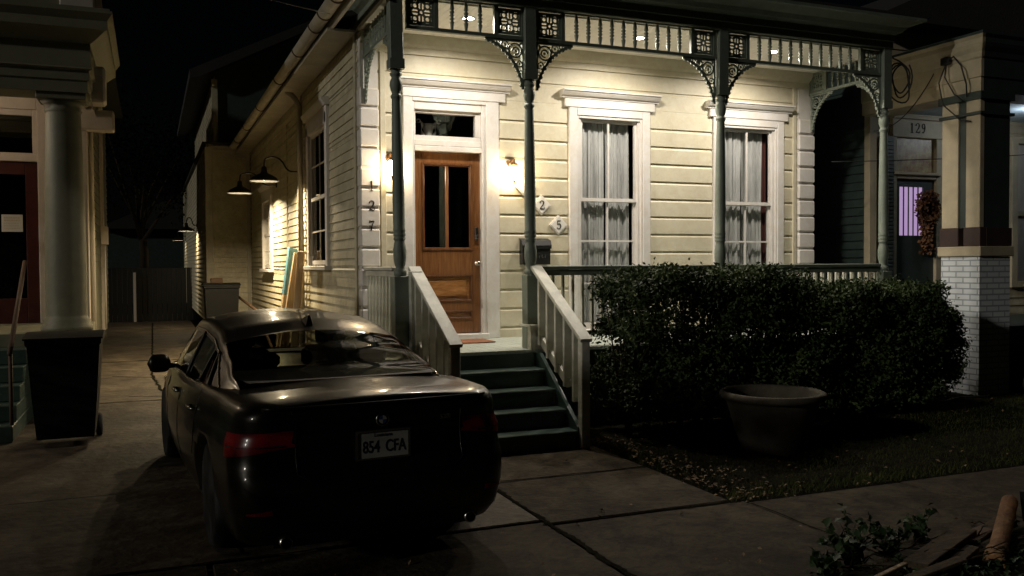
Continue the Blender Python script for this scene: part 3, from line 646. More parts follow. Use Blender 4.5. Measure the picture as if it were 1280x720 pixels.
for x, m in ((POSTX[0] - .03, 'sage'), (POSTX[3] + .03, 'sage')):
    place('porch_bracket', 'br', BR, m, house, (x, YP + h, ZS - .026), PI / 2); place('porch_bracket', 'br', BR, m, house, (x, YW - .05, ZS - .026), -PI / 2)
b = MB(); b.prism([(5.93, 4.19), (6.03, 4.19), (5.98, 4.11)], 8.74, 8.77); obj('frieze_drop', b, 'sage', house)
# railings
def railing(p0, p1, m, rz):
    d = Vector(p1) - Vector(p0); L = d.length; dr = d.normalized(); mt = Matrix.Translation(p0) @ Matrix.Rotation(rz, 4, 'Z')
    b = MB(); b.bbox(0, L, -.05, .05, .855, .895, .006, mt); b.bbox(0, L, -.022, .022, .79, .854, .004, mt); b.bbox(0, L, -.022, .022, .12, .17, .004, mt)
    r_ = obj('porch_railing', b, m, house); n = int(L / (.115 if rz == 0 else .135)); bb = MB().bbox(-.015, .015, -.015, .015, 0, .622, .003)
    for i in range(n): place('baluster', 'bal', bb, 'rail', r_, tuple(Vector(p0) + dr * (L * (i + .5) / n) + Vector((0, 0, .169))), rz)
railing((3.905, YP, ZF), (POSTX[2] - .08, YP, ZF), 'sage', 0); railing((POSTX[2] + .08, YP, ZF), (POSTX[3] - .08, YP, ZF), 'sage', 0)
railing((POSTX[0] - .03, YP + .09, ZF), (POSTX[0] - .03, YW - .06, ZF), 'rail', PI / 2); railing((POSTX[3] + .03, YP + .09, ZF), (POSTX[3] + .03, YW - .06, ZF), 'sage', PI / 2)

# entry steps
steps = thing('entry_steps', 'dark green wooden steps with grey handrails leading up to the porch', 'steps', (3.15, 7.6, 0))
for i, (yf, zt) in enumerate(((7.58, .172), (7.83, .345), (8.08, .515), (8.33, .69))):
    b = MB(); b.bbox(2.46, 3.80 - .0, yf, yf + .285, zt - .035, zt, .006); b.box(2.47, 3.79, yf + .03, yf + .05, (0 if i == 0 else zt - .172), zt - .036)
    obj('step', b, 'step', steps)
b = MB(); b.box(2.47, 3.79, 8.585, 8.599, .69, ZF - .035)
for x in (2.415, 3.805): b.prism([(7.60, 0), (8.62, 0), (8.62, .84), (8.5, .84), (7.60, .2)], x, x + .04, plane='yz')
obj('stringer', b, 'step', steps)
def handrail(x, x2):
    b = MB(); y0, y1, z0, z1 = 7.55, 8.70, 1.06, 1.745; a = math.atan2(z1 - z0, y1 - y0); L = math.hypot(y1 - y0, z1 - z0) + .02
    sk = Matrix.Rotation(math.atan2(-(x2 - x), y1 - y0), 4, 'Z')
    mt = Matrix.Translation((x, y0, z0)) @ sk @ Matrix.Rotation(a, 4, 'X')
    b.bbox(-.065, .065, -.03, L, -.019, .019, .005, mt); b.bbox(-.02, .02, .06, L, -.64, -.55, .004, mt); b.bbox(-.02, .02, .04, L, -.075, -.02, .004, mt)
    hr = obj('handrail', b, 'rail', steps)
    b = MB(); b.bbox(x - .045, x + .045, 7.535, 7.625, 0, 1.045, .006); obj('newel_post', b, 'rail', hr)
    for i in range(5):
        t = (i + .9) / 5.6; yy = y0 + (y1 - y0) * t; xx = x + (x2 - x) * t; zz = z0 + (z1 - z0) * t
        obj('rail_baluster', MB().bbox(xx - .045, xx + .045, yy - .02, yy + .02, zz - .74, zz - .03, .004), 'rail', hr)
    return hr
handrail(3.865, 3.865); handrail(2.545, 2.50)
b = MB(); b.bbox(3.75, 3.90, 8.60, 8.85, ZF, ZF + .24, .006); b.bbox(3.735, 3.915, 8.585, 8.865, ZF + .24, ZF + .265, .004); obj('rail_block', b, 'rail', steps); obj('rail_block', MB().bbox(2.43, 2.56, 8.60, 8.70, ZF, 1.72, .006), 'rail', steps)

# ------------------------------------------------------------------ porch lights
for i, (x, y) in enumerate(((3.30, 9.24), (5.51, 9.30), (7.48, 9.28))):
    wh = ('in front of the door', 'before the left porch window', 'before the right porch window')[i]
    t = thing('ceiling_light', 'round recessed porch ceiling light shining %s' % wh, 'ceiling light', (x, y, ZC), 'recessed lights along the porch ceiling')
    b = MB(); b.lathe([(.062, 0), (.085, 0), (.085, -.008), (.062, -.006), (.062, 0)], (x, y, ZC), 24, caps=False); obj('trim_ring', b, 'enamel', t)
    b = MB(); b.lathe([(.058, -.001), (.05, -.004), (.0005, -.006)], (x, y, ZC), 20); obj('lens', b, 'led', t)
    lamp('porch_spot', 'AREA', (x, y, ZC - .02), 50, (1, .91, .79), .16, angle=165, parent=t)
# wall lanterns
for i, (x, z) in enumerate(((2.635, 2.93), (4.18, 2.93))):
    t = thing('wall_lantern', 'lit glass wall lantern on bronze bracket at the %s of the door' % ('left' if i == 0 else 'right'), 'lantern', (x, YW, z - .15), 'wall lanterns beside the door')
    b = MB(); b.lathe([(.055, 0), (.055, .015), (.02, .03)], seg=16, mtx=Matrix.Translation((x, YW - .02, z + .12)) @ Matrix.Rotation(PI / 2, 4, 'X'))
    b.tube([(x, YW - .03, z + .12), (x, YW - .09, z + .16), (x, YW - .13, z + .15), (x, YW - .135, z + .10)], .010, 8); b.lathe([(.035, .07), (.05, .085), (.03, .11), (.012, .12), (.008, .15)], (x, YW - .135, z), 14)
    b.lathe([(.002, -.155), (.008, -.14), (.012, -.125), (.03, -.108), (.028, -.10)], (x, YW - .135, z), 12); obj('bracket', b, 'brass', t)
    b = MB(); b.lathe([(.028, -.099), (.05, -.06), (.062, -.02), (.066, .02), (.055, .05), (.036, .069)], (x, YW - .135, z), 18); obj('glass_shade', b, 'bulb', t)
# gooseneck lamps on the side wall
def gooseneck(y, xw, xs, zr, label, power=130):
    t = thing('barn_lamp', label, 'wall lamp', (xw, y, zr), 'black gooseneck lamps on the side wall')
    b = MB(); zt = zr + .24; pts = []
    A, B = (xw, zr + .17), (xs, zt)
    for k in range(21):
        u = k / 20; x = A[0] + (B[0] - A[0]) * (u if u < 1 else 1)
        zz = A[1] + .0 + (.20 * math.sin(PI * max(0, (u - .35)) / .65 * .80) if u > .35 else 0) - .012 * math.sin(PI * u)
        pts.append((x, y, zz))
    k_ = (xw - xs) / .59; pts = [(xw, y, zr + .18), (xw - .16 * k_, y, zr + .175), (xw - .24 * k_, y, zr + .22), (xw - .30 * k_, y, zr + .32), (xw - .37 * k_, y, zr + .38), (xw - .45 * k_, y, zr + .395), (xs + .035, y, zr + .37), (xs + .004, y, zr + .30), (xs, y, zr + .20)]
    P = [Vector(p) for p in pts]; S = []
    for i in range(len(P) - 1):
        p0, p1, p2, p3 = P[max(i - 1, 0)], P[i], P[i + 1], P[min(i + 2, len(P) - 1)]
        for k in range(5):
            u = k / 5; S.append(.5 * ((2 * p1) + (p2 - p0) * u + (2 * p0 - 5 * p1 + 4 * p2 - p3) * u * u + (3 * p1 - p0 - 3 * p2 + p3) * u ** 3))
    b.tube(S + [P[-1]], .013, 8); b.lathe([(.05, 0), (.05, .02), (.02, .03)], seg=14, mtx=Matrix.Translation((xw, y, zr + .18)) @ Matrix.Rotation(-PI / 2, 4, 'Y')); obj('gooseneck_arm', b, 'black', t)
    b = MB(); b.lathe([(.026, .24), (.042, .22), (.046, .17), (.055, .135), (.12, .105), (.19, .065), (.225, .02), (.232, 0), (.226, 0), (.218, .018), (.184, .058), (.115, .095), (.04, .12)], (xs, y, zr), 28, caps=False); obj('lamp_shade', b, 'black', t)
    b = MB(); b.lathe([(.222, .004), (.212, .020), (.180, .053), (.112, .089), (.04, .112)], (xs, y, zr), 28, caps=False); obj('shade_lining', b, 'enamel', t)
    b = MB(); b.lathe([(.001, .02), (.022, .03), (.033, .055), (.025, .09), (.014, .11)], (xs, y, zr), 14); obj('bulb', b, 'barn', t)
    lamp('barn_bulb', 'AREA', (xs, y, zr + .014), power, (1, .80, .50), .10, angle=160, parent=t)
gooseneck(14.5, XL, 1.70, 3.13, 'black gooseneck lamp nearest the street, beside the white side window')
gooseneck(17.5, XL, 1.60, 3.17, 'black gooseneck lamp farther back along the side wall by the rear wing', 190)
gooseneck(27.0, 1.27, .98, 2.80, 'small distant lamp sliver, upper one, at the left edge of the rear wing', 34); gooseneck(36.0, 1.27, .98, 2.78, 'small distant lamp sliver, lower one, at the left edge of the rear wing', 6)

# ------------------------------------------------------------------ numerals
def digit(mb, ch, mt, s=1.):
    q = {'1': [([(-.14, .30), (.0, .42)], [.05, .08]), ([(.02, .44), (.02, -.44)], [.13, .13]), ([(-.14, -.46), (.18, -.46)], [.06, .06])],
         '2': [([(-.22, .20), (-.20, .34), (-.06, .45), (.12, .42), (.20, .26), (.14, .06), (-.04, -.16), (-.22, -.38)], [.12, .08, .05, .08, .13, .12, .08, .06]), ([(-.24, -.42), (-.05, -.38), (.12, -.43), (.24, -.40), (.27, -.22)], [.06, .11, .11, .08, .04])],
         '5': [([(.20, .43), (-.14, .43)], [.10, .09]), ([(-.15, .46), (-.18, .05)], [.05, .05]), ([(-.17, .06), (.0, .14), (.16, .06), (.21, -.12), (.16, -.32), (.0, -.44), (-.15, -.38), (-.19, -.28)], [.05, .06, .11, .13, .12, .06, .07, .12])],
         '7': [([(-.22, .26), (-.22, .43), (-.05, .38), (.10, .42), (.24, .40)], [.05, .09, .11, .09, .05]), ([(.22, .40), (.06, .10), (-.02, -.12), (-.05, -.45)], [.05, .08, .12, .14])],
         '9': [([(.06 * 0 + .0 + .17 * math.cos(a), .20 + .23 * math.sin(a)) for a in [i * PI / 7 for i in range(14)]], None), ([(.17, .20), (.18, .0), (.10, -.25), (-.04, -.42), (-.18, -.38)], [.10, .12, .10, .07, .12])]}[ch]
    for pts, w_ in q:
        P = [(x * s, z * s) for x, z in pts]
        if w_ is None: mb.ribbon(P, [.07 * s + .05 * s * abs(math.cos(i * PI / 7)) for i in range(len(P))], .004, mt, closed=True)
        else: mb.ribbon(P, [k * s for k in w_], .004 + .0005 * len(P) * 0, mt)
for ch, z in (('1', 2.715), ('2', 2.482), ('7', 2.248)):
    t_ = MB(); digit(t_, ch, Matrix.Translation((2.405, YW - .054, z)) @ Matrix.Shear('XZ', 4, (.0, 0)), .125)
    tag(obj('house_number', t_, 'digit'), 'dark metal numeral %s on a white corner block left of the door' % {'1': 'one, highest,', '2': 'two, middle,', '7': 'seven, lowest,'}[ch], 'house number', 'numerals down the left corner blocks')
for ch, x, z, w_ in (('1', 4.37, 2.755, 'one, uppermost,'), ('2', 4.60, 2.535, 'two, in the middle,'), ('5', 4.835, 2.285, 'five, lowest and rightmost,')):
    t = thing('number_plaque', 'white diamond plaque numbered %s right of the door' % w_, 'number plaque', (x, YW, z), 'diamond number plaques on the front wall')
    d_ = .128; b = MB(); b.prism([(x - d_, z), (x, z + d_), (x + d_, z), (x, z - d_)], YW - .022, YW); d2 = .108; b.prism([(x - d2, z), (x, z + d2), (x + d2, z), (x, z - d2)], YW - .03, YW - .021); obj('plaque', b, 'plaq', t)
    b = MB(); digit(b, ch, Matrix.Translation((x, YW - .033, z)), .12); obj('numeral', b, 'digit', t)
# mailbox
t = thing('mailbox', 'small black metal mailbox mounted on the cream wall', 'mailbox', (4.50, YW, 1.80))
b = MB(); b.prism([(YW, 1.78), (YW - .10, 1.78), (YW - .11, 2.02), (YW - .09, 2.08), (YW, 2.11)], 4.30, 4.68, plane='yz'); obj('box_body', b, 'black', t)
b = MB(); b.prism([(YW + .0, 2.112), (YW - .095, 2.085), (YW - .125, 2.02), (YW - .12, 1.98), (YW - .115, 1.98), (YW - .117, 2.02), (YW - .09, 2.078), (YW, 2.104)], 4.29, 4.69, plane='yz'); obj('lid', b, 'black', t)
b = MB(); [b.bbox(4.36 + k * .04, 4.375 + k * .04, YW - .113, YW - .106, 1.86, 1.90, .001) for k in range(7)]; obj('slot', b, 'chrome', t)

# boards leaning on the side wall
def lean(x0, y0, x1, y1, z1, wd, th, mname, label, name='leaning_board'):
    p0, p1 = Vector((x0, y0, 0.0)), Vector((x1, y1, z1)); L = (p1 - p0).length; q = (p1 - p0).to_track_quat('Z', 'Y').to_matrix().to_4x4()
    mt = Matrix.Translation(p0) @ q
    return mt, L
t = thing('leaning_board', 'pale board with blue upper end and paper sticker leaning on the side wall', 'board', (1.7, 15.0, 0))
mt = Matrix.Translation((1.90, 14.6, .02)) @ (Vector((.30, .22, 2.0))).to_track_quat('Z', 'X').to_matrix().to_4x4()
b = MB().bbox(-.13, .13, -.02, .02, 0, 1.30, .004, mt); obj('board_body', b, 'pine', t)
b = MB().bbox(-.132, .132, -.022, .022, 1.302, 2.08, .004, mt); obj('blue_end', b, 'blue', t)
b = MB().box(-.08, .06, .0225, .024, .98, 1.22, mt).box(-.08, .06, -.024, -.0225, .98, 1.22, mt); obj('sticker', b, 'paper', t)
for i, (x0, y0, dx, dy, dz, lab) in enumerate(((1.86, 14.32, .34, .10, 1.98, 'bare pale plank leaning beside the blue-ended board'), (2.04, 14.05, .14, -.10, 1.92, 'short bare plank leaning nearest the side window'))):
    mt = Matrix.Translation((x0, y0, .02)) @ (Vector((dx, dy, dz))).to_track_quat('Z', 'X').to_matrix().to_4x4()
    tag(obj('leaning_plank', MB().bbox(-.06, .06, -.02, .02, 0, 2.0, .004, mt), 'pine'), lab, 'plank', 'bare planks leaning on the side wall')

# ------------------------------------------------------------------ bins
def bin_(x, y, sc_, label, rz=0, hh=1.10, w_=.60):
    t = thing('wheelie_bin', label, 'rubbish bin', (x, y, 0), rz=rz); L = dict(local=True)
    b = MB(); k = w_ / 2; rows = []
    for z, s_ in ((.09, .80), (.5, .90), (hh - .12, 1.0), (hh - .10, 1.05), (hh - .05, 1.05)):
        rows.append([(-k * s_, -k * s_ * 1.05, z), (k * s_, -k * s_ * 1.05, z), (k * s_, k * s_ * 1.05, z), (-k * s_, k * s_ * 1.05, z)])
    b.grid(rows, False, True); b.add(rows[0], [(0, 1, 2, 3)]); b.add(rows[-1], [(3, 2, 1, 0)])
    obj('bin_body', b, 'blackm', t, True)
    b = MB(); rows = []
    for u in range(9):
        yy = -k * 1.14 + 2 * k * 1.14 * u / 8; zz = hh - .05 + .055 * math.sin(PI * (u + .6) / 9.2); rows.append([(-k * 1.1, yy, hh - .055), (-k * 1.1, yy, zz), (k * 1.1, yy, zz), (k * 1.1, yy, hh - .055)])
    b.grid(rows, False); b.add(rows[0], [(0, 1, 2, 3)]); b.add(rows[-1], [(3, 2, 1, 0)]); obj('lid', b, 'blackm', t, True)
    b = MB(); b.tube([(-k * .9, k * 1.25, hh - .09), (k * .9, k * 1.25, hh - .09)], .016); obj('handle', b, 'blackm', t, True)
    for s_ in (-1, 1):
        b = MB(); b.lathe([(.03, -.03), (.11, -.03), (.12, -.015), (.12, .015), (.11, .03), (.03, .03)], seg=18, mtx=Matrix.Translation((s_ * k * .86, k * .95, .12)) @ Matrix.Rotation(PI / 2, 4, 'Y')); obj('wheel', b, 'tyre', t, True)
bin_(-.80, 9.95, 1, 'black wheelie bin standing in front of the left house column', hh=1.13, w_=.64)
bin_(1.42, 20.2, 1, 'black lidded bin standing against the rear wing beyond the car', hh=1.42, w_=.70)
b = MB().bbox(1.25, 1.50, 20.75, 21.0, 0, 1.52, .01); tag(obj('timber_offcut', b, 'drywood'), 'brown timber block standing upright behind the black lidded bin', 'timber')
b = MB().tube([(1.75, 20.6, 1.15), (2.05, 19.0, .85), (2.2, 17.6, .10)], .03, 8); tag(obj('brown_pole', b, 'drywood'), 'brown pole sloping down beside the bin along the side wall', 'pole')

# ------------------------------------------------------------------ LEFT HOUSE
lh = thing('neighbour_house', 'dim olive house on the left with round porch column and dark red door', 'house', (-1.0, 14, 0))
b = MB(); lo = [(-1.99, -1.39, .98, 3.26), (-1.99, -1.39, 3.36, 3.98)]
siding(b, -8, -1.0, .4, 5.6, .15, [(-2.42, -1.44, .9, 3.98)], 'lap', lambda u, a, z: (u, 14 - a, z)); obj('front_wall', b, 'lh_wall', lh)
b = MB(); siding(b, 14.05, 24.5, .4, 5.6, .15, [], 'lap', lambda u, a, z: (-1.0 + a, u, z)); obj('side_wall', b, 'lh_wall', lh)
b = MB(); b.box(-8, -1.05, 24.45, 24.5, .0, 5.6); b.box(-8, -1.1, 14.1, 24.4, 0.0, .41); obj('rear_wall', b, 'lh_wall', lh)
b = MB(); b.prism([(-8.3, 5.6), (-.6, 5.6), (-.6, 5.68), (-4.5, 7.4), (-8.3, 5.68)], 13.5, 24.8); obj('roof', b, 'roof', lh)
for x_, a_, c_ in ((-.955, 14.3, 14.8), (-.93, 17.3, 17.75), (-.93, 21.2, 21.5)): obj('side_pilaster', MB().bbox(-1.0, x_, a_, c_, .4, 5.5, .005), 'lh_trim', lh)
b = MB(); b.tube([(-.90, 16.3, 5.4), (-.90, 16.3, .3)], .05, 10); obj('downspout', b, 'lh_trim', lh)
b = MB(); b.bbox(-.94, -.80, 20.0, 20.3, 2.25, 2.62, .01); b.tube([(-.87, 20.15, 2.25), (-.87, 20.15, .5)], .02, 6); obj('meter_box', b, 'lh_trim', lh)
b = MB()
b.bbox(-1.44, -1.20, 13.93, 14.05, 1.0, 4.30, .006); b.bbox(-2.66, -2.42, 13.93, 14.05, 1.0, 4.30, .006); b.bbox(-2.419, -1.441, 13.931, 14.05, 3.985, 4.30, .006); b.bbox(-2.72, -1.14, 13.90, 14.0, 4.301, 4.36, .01)
b.bbox(-2.42, -1.44, 13.95, 14.05, 3.26, 3.38, .008); b.bbox(-1.50, -1.441, 13.96, 14.05, 3.381, 3.984, .006); b.bbox(-2.42, -2.36, 13.96, 14.05, 3.381, 3.984, .006); b.bbox(-2.359, -1.501, 13.962, 14.05, 3.90, 3.984, .006)
dfr = obj('door_frame', b, 'lh_trim', lh)
b = MB(); b.box(-2.36, -1.50, 14.0, 14.005, 3.38, 3.90); obj('transom_pane', b, GD, dfr)
b = MB(); b.bbox(-1.60, -1.445, 13.985, 14.04, 1.0, 3.255, .005); b.bbox(-2.415, -2.26, 13.985, 14.04, 1.0, 3.255, .005); b.bbox(-2.259, -1.601, 13.986, 14.04, 3.08, 3.255, .005); b.bbox(-2.259, -1.601, 13.986, 14.04, 1.0, 1.35, .005)
dr = obj('front_door', b, 'maroon', lh)
b = MB(); b.box(-2.26, -1.60, 14.0, 14.006, 1.35, 3.08); obj('door_glass', b, GD, dr)
b = MB(); b.box(-5, -1.3, 15.5, 15.55, .9, 4.2); obj('hall_partition', b, 'room', lh)
b = MB(); b.bbox(-1.90, -1.64, 13.975, 13.984, 2.28, 2.52, .001); nt_ = thing('paper_notice', 'pale printed paper notice taped on the dark red door', 'notice', (-1.77, 13.98, 2.28)); obj('sheet', b, 'paper', nt_)
b = MB()
for r_ in range(5):
    x = -1.87
    while x < -1.69:
        w_ = random.uniform(.012, .03); b.box(x, x + w_, 13.972, 13.9745, 2.465 - r_ * .036, 2.477 - r_ * .036 + (.008 if r_ < 2 else 0)); x += w_ + .008
obj('printed_lines', b, 'n_wall', nt_)
b = MB(); b.box(-8, -.75, 11.75, 14.0, .85, 1.0); b.box(-8, -.80, 11.8, 11.85, 0.0, .85); b.box(-.85, -.80, 11.85, 14, .3, .85); obj('porch_floor', b, 'lh_wall', lh)
def lcol(x, y):
    b = MB(); prof = [(.29, 1.0), (.29, 1.06), (.26, 1.09), (.265, 1.13), (.235, 1.17)] + [(.232 - .035 * max(0, (k - 3) / 9) ** 1.3, 1.2 + 2.45 * k / 12) for k in range(13)] + [(.20, 3.67), (.215, 3.69), (.20, 3.71), (.215, 3.76), (.25, 3.80)]
    b.lathe(prof, (x, y, 0), 32); b.bbox(x - .27, x + .27, y - .27, y + .27, 3.80, 3.88, .008); return b
obj('porch_column', lcol(-.96, 12.1), 'lh_wall', lh); obj('porch_column', lcol(-4.4, 12.1), 'lh_wall', lh)
b = MB(); X0 = -8
prof = [(11.80, 3.88), (11.80, 4.02), (11.78, 4.03), (11.78, 4.14), (11.74, 4.16), (11.76, 4.18), (11.76, 4.46), (11.70, 4.50), (11.60, 4.58), (11.56, 4.60), (11.56, 4.70), (11.50, 4.78), (11.50, 4.81)]
rows = []
for y, z in prof:
    o_ = 12.1 - y; xr = -.96 + o_ * .98; rows.append([(X0, y, z), (xr, y, z), (xr, 14.4, z)])
b.grid(rows, False); b.box(X0, -.66, 11.82, 12.4, 3.882, 3.89); b.box(X0, -.40, 11.52, 14.4, 4.80, 4.84); obj('entablature', b, 'lh_wall', lh)
b = MB(); b.box(X0, -.66, 12.0, 14.0, 4.30, 4.34); obj('porch_ceiling', b, 'lh_trim', lh)
b = MB(); b.bbox(-.98, -.80, 13.72, 13.99, 1.0, 4.28, .006); obj('pilaster', b, 'lh_trim', lh)
obj('cornice_return', MB().bbox(-.98, -.50, 12.5, 12.9, 3.90, 4.36, .03), 'lh_trim', lh); obj('cornice_return', MB().bbox(-.98, -.44, 13.6, 13.9, 3.7, 3.98, .02), 'lh_trim', lh)
b = MB(); b.box(-8, -.72, 12.2, 14.0, 4.84, 6.4); obj('upper_parapet', b, 'lh_wall', lh); b = MB(); b.bbox(-.98, -.60, 12.14, 12.30, 4.85, 6.4, .01); obj('upper_corner_board', b, 'lh_trim', lh)
b = MB()
for i in range(5): b.bbox(-3.2, -1.32, 10.15 + i * .30, 11.85, .17 * i + (.0 if i == 0 else .001), .17 * (i + 1) - .001, .008)
obj('front_steps', b, 'step', lh)
b = MB(); b.tube([(-1.34, 10.2, .90), (-1.36, 11.7, 1.85)], .025, 8); b.tube([(-1.34, 10.25, 0.1), (-1.34, 10.25, .92)], .02, 8); obj('step_handrail', b, 'drywood', lh)
pl = thing('porch_lantern', 'porch lantern hanging from the ceiling of the left house', 'lantern', (-3.6, 12.9, 3.9))
b = MB(); b.lathe([(.03, -.1), (.09, -.05), (.10, .04), (.06, .10)], (-3.6, 12.9, 4.05), 16); obj('globe', b, 'bulb', pl); b = MB(); b.tube([(-3.6, 12.9, 4.15), (-3.6, 12.9, 4.3)], .012); obj('stem', b, 'black', pl)
lamp('lantern_bulb', 'POINT', (-3.6, 12.6, 3.85), 27, (1, .80, .66), .06, parent=pl)

# ------------------------------------------------------------------ RIGHT HOUSE
rh = thing('corner_neighbour_house', 'buff house on the right with painted brick porch pillar and lit purple door blind', 'house', (12, 10.4, 0))
b = MB(); siding(b, 10.2, 18, .4, 5.4, .13, [(10.66, 11.56, .9, 3.76), (13.25, 14.3, 1.4, 3.8)], 'lap', lambda u, a, z: (u, 10.4 - a, z)); obj('front_wall', b, 'n_wall', rh)
b = MB(); siding(b, 10.45, 22, .3, 5.4, .13, [], 'lap', lambda u, a, z: (10.2 - a, u, z)); obj('side_wall', b, 'n_side', rh)
b = MB(); b.box(10.2, 18, 21.9, 22, 0, 5.4); obj('rear_wall', b, 'n_side', rh)
b = MB(); b.prism([(9.9, 5.4), (18.4, 5.4), (14, 7.2)], 10, 22.4); obj('roof', b, 'roof', rh)
b = MB(); b.bbox(10.16, 10.30, 10.34, 10.46, .4, 5.3, .006); obj('corner_board', b, 'n_wall', rh)
b = MB(); b.bbox(10.38, 10.62, 10.31, 10.36, .95, 3.72, .004)
for k in range(46): b.bbox(10.40, 10.60, 10.295, 10.315, 1.02 + k * .058, 1.06 + k * .058, .003)
obj('shutter', b, 'n_dark', rh)
b = MB(); b.bbox(10.62, 10.70, 10.33, 10.44, .9, 3.72, .006); b.bbox(11.52, 11.64, 10.33, 10.44, .9, 3.72, .006); b.bbox(10.60, 11.70, 10.32, 10.44, 3.722, 4.0, .006); b.bbox(10.58, 11.72, 10.28, 10.44, 4.002, 4.05, .006); b.bbox(10.701, 11.519, 10.33, 10.44, 3.08, 3.17, .006); b.bbox(10.62, 11.60, 10.29, 10.33, 3.14, 3.18, .004)
nf = obj('door_frame', b, 'n_wall', rh)
b = MB(); b.box(10.70, 11.52, 10.39, 10.40, 3.17, 3.72); obj('transom_panel', b, 'tapestry', nf)
b = MB(); b.box(10.70, 10.80, 10.38, 10.42, .9, 3.08); b.box(11.30, 11.52, 10.38, 10.42, .9, 3.08); b.box(10.80, 11.30, 10.38, 10.42, 2.96, 3.08); b.box(10.80, 11.30, 10.38, 10.42, .9, 2.20)
for k in range(4): b.box(10.89 + k * .10, 10.905 + k * .10, 10.385, 10.40, 2.2, 2.96)
nd = obj('front_door', b, 'n_dark', rh)
b = MB(); b.box(10.80, 11.30, 10.41, 10.412, 2.2, 2.96); obj('lit_blind', b, 'purple', nd)
b = MB(); x = 10.985
for ch in '129': digit(b, ch, Matrix.Translation((x, 10.316, 3.87)), .165); x += .12
tag(obj('house_number', b, 'digit'), 'dark numerals one two nine on the lintel over the neighbour door', 'house number')
b = MB(); b.bbox(13.22, 13.36, 10.33, 10.44, 1.35, 3.85, .006); b.bbox(14.2, 14.34, 10.33, 10.44, 1.35, 3.85, .006); b.bbox(13.361, 14.199, 10.331, 10.44, 3.74, 3.85, .006); b.bbox(13.361, 14.199, 10.331, 10.44, 1.35, 1.45, .006); b.box(13.36, 14.2, 10.36, 10.38, 2.55, 2.62)
w_ = obj('window', b, 'n_wall', rh); b = MB(); b.box(13.36, 14.2, 10.40, 10.41, 1.45, 3.74); obj('window_blind', b, 'lh_trim', w_)
# brick pillar
b = MB(); b.box(10.0, 10.56, 8.28, 8.88, 0, 1.85); obj('brick_pier', b, 'n_brick', rh)
b = MB(); b.bbox(9.965, 10.60, 8.245, 8.92, 1.852, 1.985, .010); obj('pier_cap', b, 'n_wall', rh)
b = MB(); b.bbox(9.985, 10.10, 8.265, 8.52, 1.987, 2.23, .006); b.bbox(9.985, 10.10, 8.60, 8.90, 1.987, 2.23, .006); b.bbox(10.101, 10.58, 8.265, 8.9, 1.987, 2.23, .006); obj('pillar_base', b, 'n_band', rh)
b = MB(); b.bbox(10.0, 10.08, 8.285, 8.50, 2.232, 3.93, .006); b.bbox(10.0, 10.08, 8.62, 8.88, 2.232, 3.93, .006); obj('pillar_face_board', b, 'n_wall', rh)
b = MB(); b.box(10.03, 10.55, 8.29, 8.87, 2.231, 3.93); b.bbox(9.97, 10.60, 8.255, 8.91, 3.70, 3.74, .004); b.bbox(9.965, 10.60, 8.25, 8.92, 3.90, 4.0, .005); obj('pillar_shaft', b, 'n_dark', rh)
b = MB()
prof = [(.0, 4.0), (.0, 4.18), (.02, 4.19), (.02, 4.42), (.04, 4.44), (.06, 4.50), (.10, 4.56), (.12, 4.60), (.12, 4.66), (.15, 4.70)]
rows = [[(10.0 - o_, 10.34, z), (10.0 - o_, 8.28 - o_, z), (10.05 - o_, 8.28 - o_, z)] for o_, z in prof]; b.grid(rows, False); b.box(10.02, 10.5, 8.3, 10.34, 4.001, 4.69); obj('entablature_side', b, 'n_wall', rh)
b = MB(); rows = [[(10.05 - o_, 8.278 - o_, z), (18, 8.278 - o_, z)] for o_, z in prof]; b.grid(rows, False); b.box(10.5, 18, 8.3, 8.8, 4.0, 4.69); b.box(9.86, 18, 8.14, 10.4, 4.70, 4.74); obj('entablature_front', b, 'n_dark', rh)  # front's shade is put into its colour: darker than the buff side
b = MB()
for k in range(14): b.bbox(10.5, 18, 8.8 + k * .115, 8.912 + k * .115, 4.10, 4.12, .003)
obj('porch_ceiling', b, 'n_ceil', rh)
b = MB(); b.box(10.05, 18, 8.5, 10.36, .78, .90); b.box(10.6, 18, 8.52, 8.56, 0.0, .78); obj('porch_floor', b, 'n_dark', rh)
b = MB()
for k in range(14): b.box(12.0 + k * .12, 12.016 + k * .12, 8.60, 8.616, .98, 1.9)
b.box(11.9, 13.7, 8.59, 8.625, 1.9, 1.93); b.box(11.9, 13.7, 8.59, 8.625, .96, .98); obj('iron_railing', b, 'black', rh)
t = thing('porch_lamp', 'bright white lamp on the pale blue ceiling of the neighbour porch', 'ceiling light', (12.42, 9.3, 4.0)); b = MB(); b.lathe([(.02, -.10), (.08, -.08), (.11, -.03), (.11, 0)], (12.42, 9.3, 4.10), 16); obj('globe', b, 'nlamp', t); lamp('porch_lamp_bulb', 'POINT', (12.42, 9.3, 3.93), 11, (.85, .92, 1), .06, parent=t)
# wreath
t = thing('wreath', 'autumn leaf wreath hanging on the dark neighbour door', 'wreath', (11.32, 10.33, 2.05))
pp = []
for k in range(1500):
    u = random.random(); a = random.uniform(0, 2 * PI); r_ = .18 * math.sqrt(random.random())
    if u < .6: pp.append((11.33 + .16 * math.cos(a) + random.gauss(0, .045), 10.32 + random.gauss(0, .03), 2.62 + .2 * math.sin(a) + random.gauss(0, .045)))
    else: pp.append((11.30 + random.gauss(0, .05), 10.32 + random.gauss(0, .03), random.uniform(1.92, 2.45)))
leaves(0, np.array(pp), .06, 'wreath', 'wreath_leaves', t, aspect=.8)
b = MB(); b.tube([(11.33 + .17 * math.cos(a), 10.335, 2.62 + .2 * math.sin(a)) for a in [i * PI / 10 for i in range(21)]], .015, 6); obj('wreath_ring', b, 'bark', t)
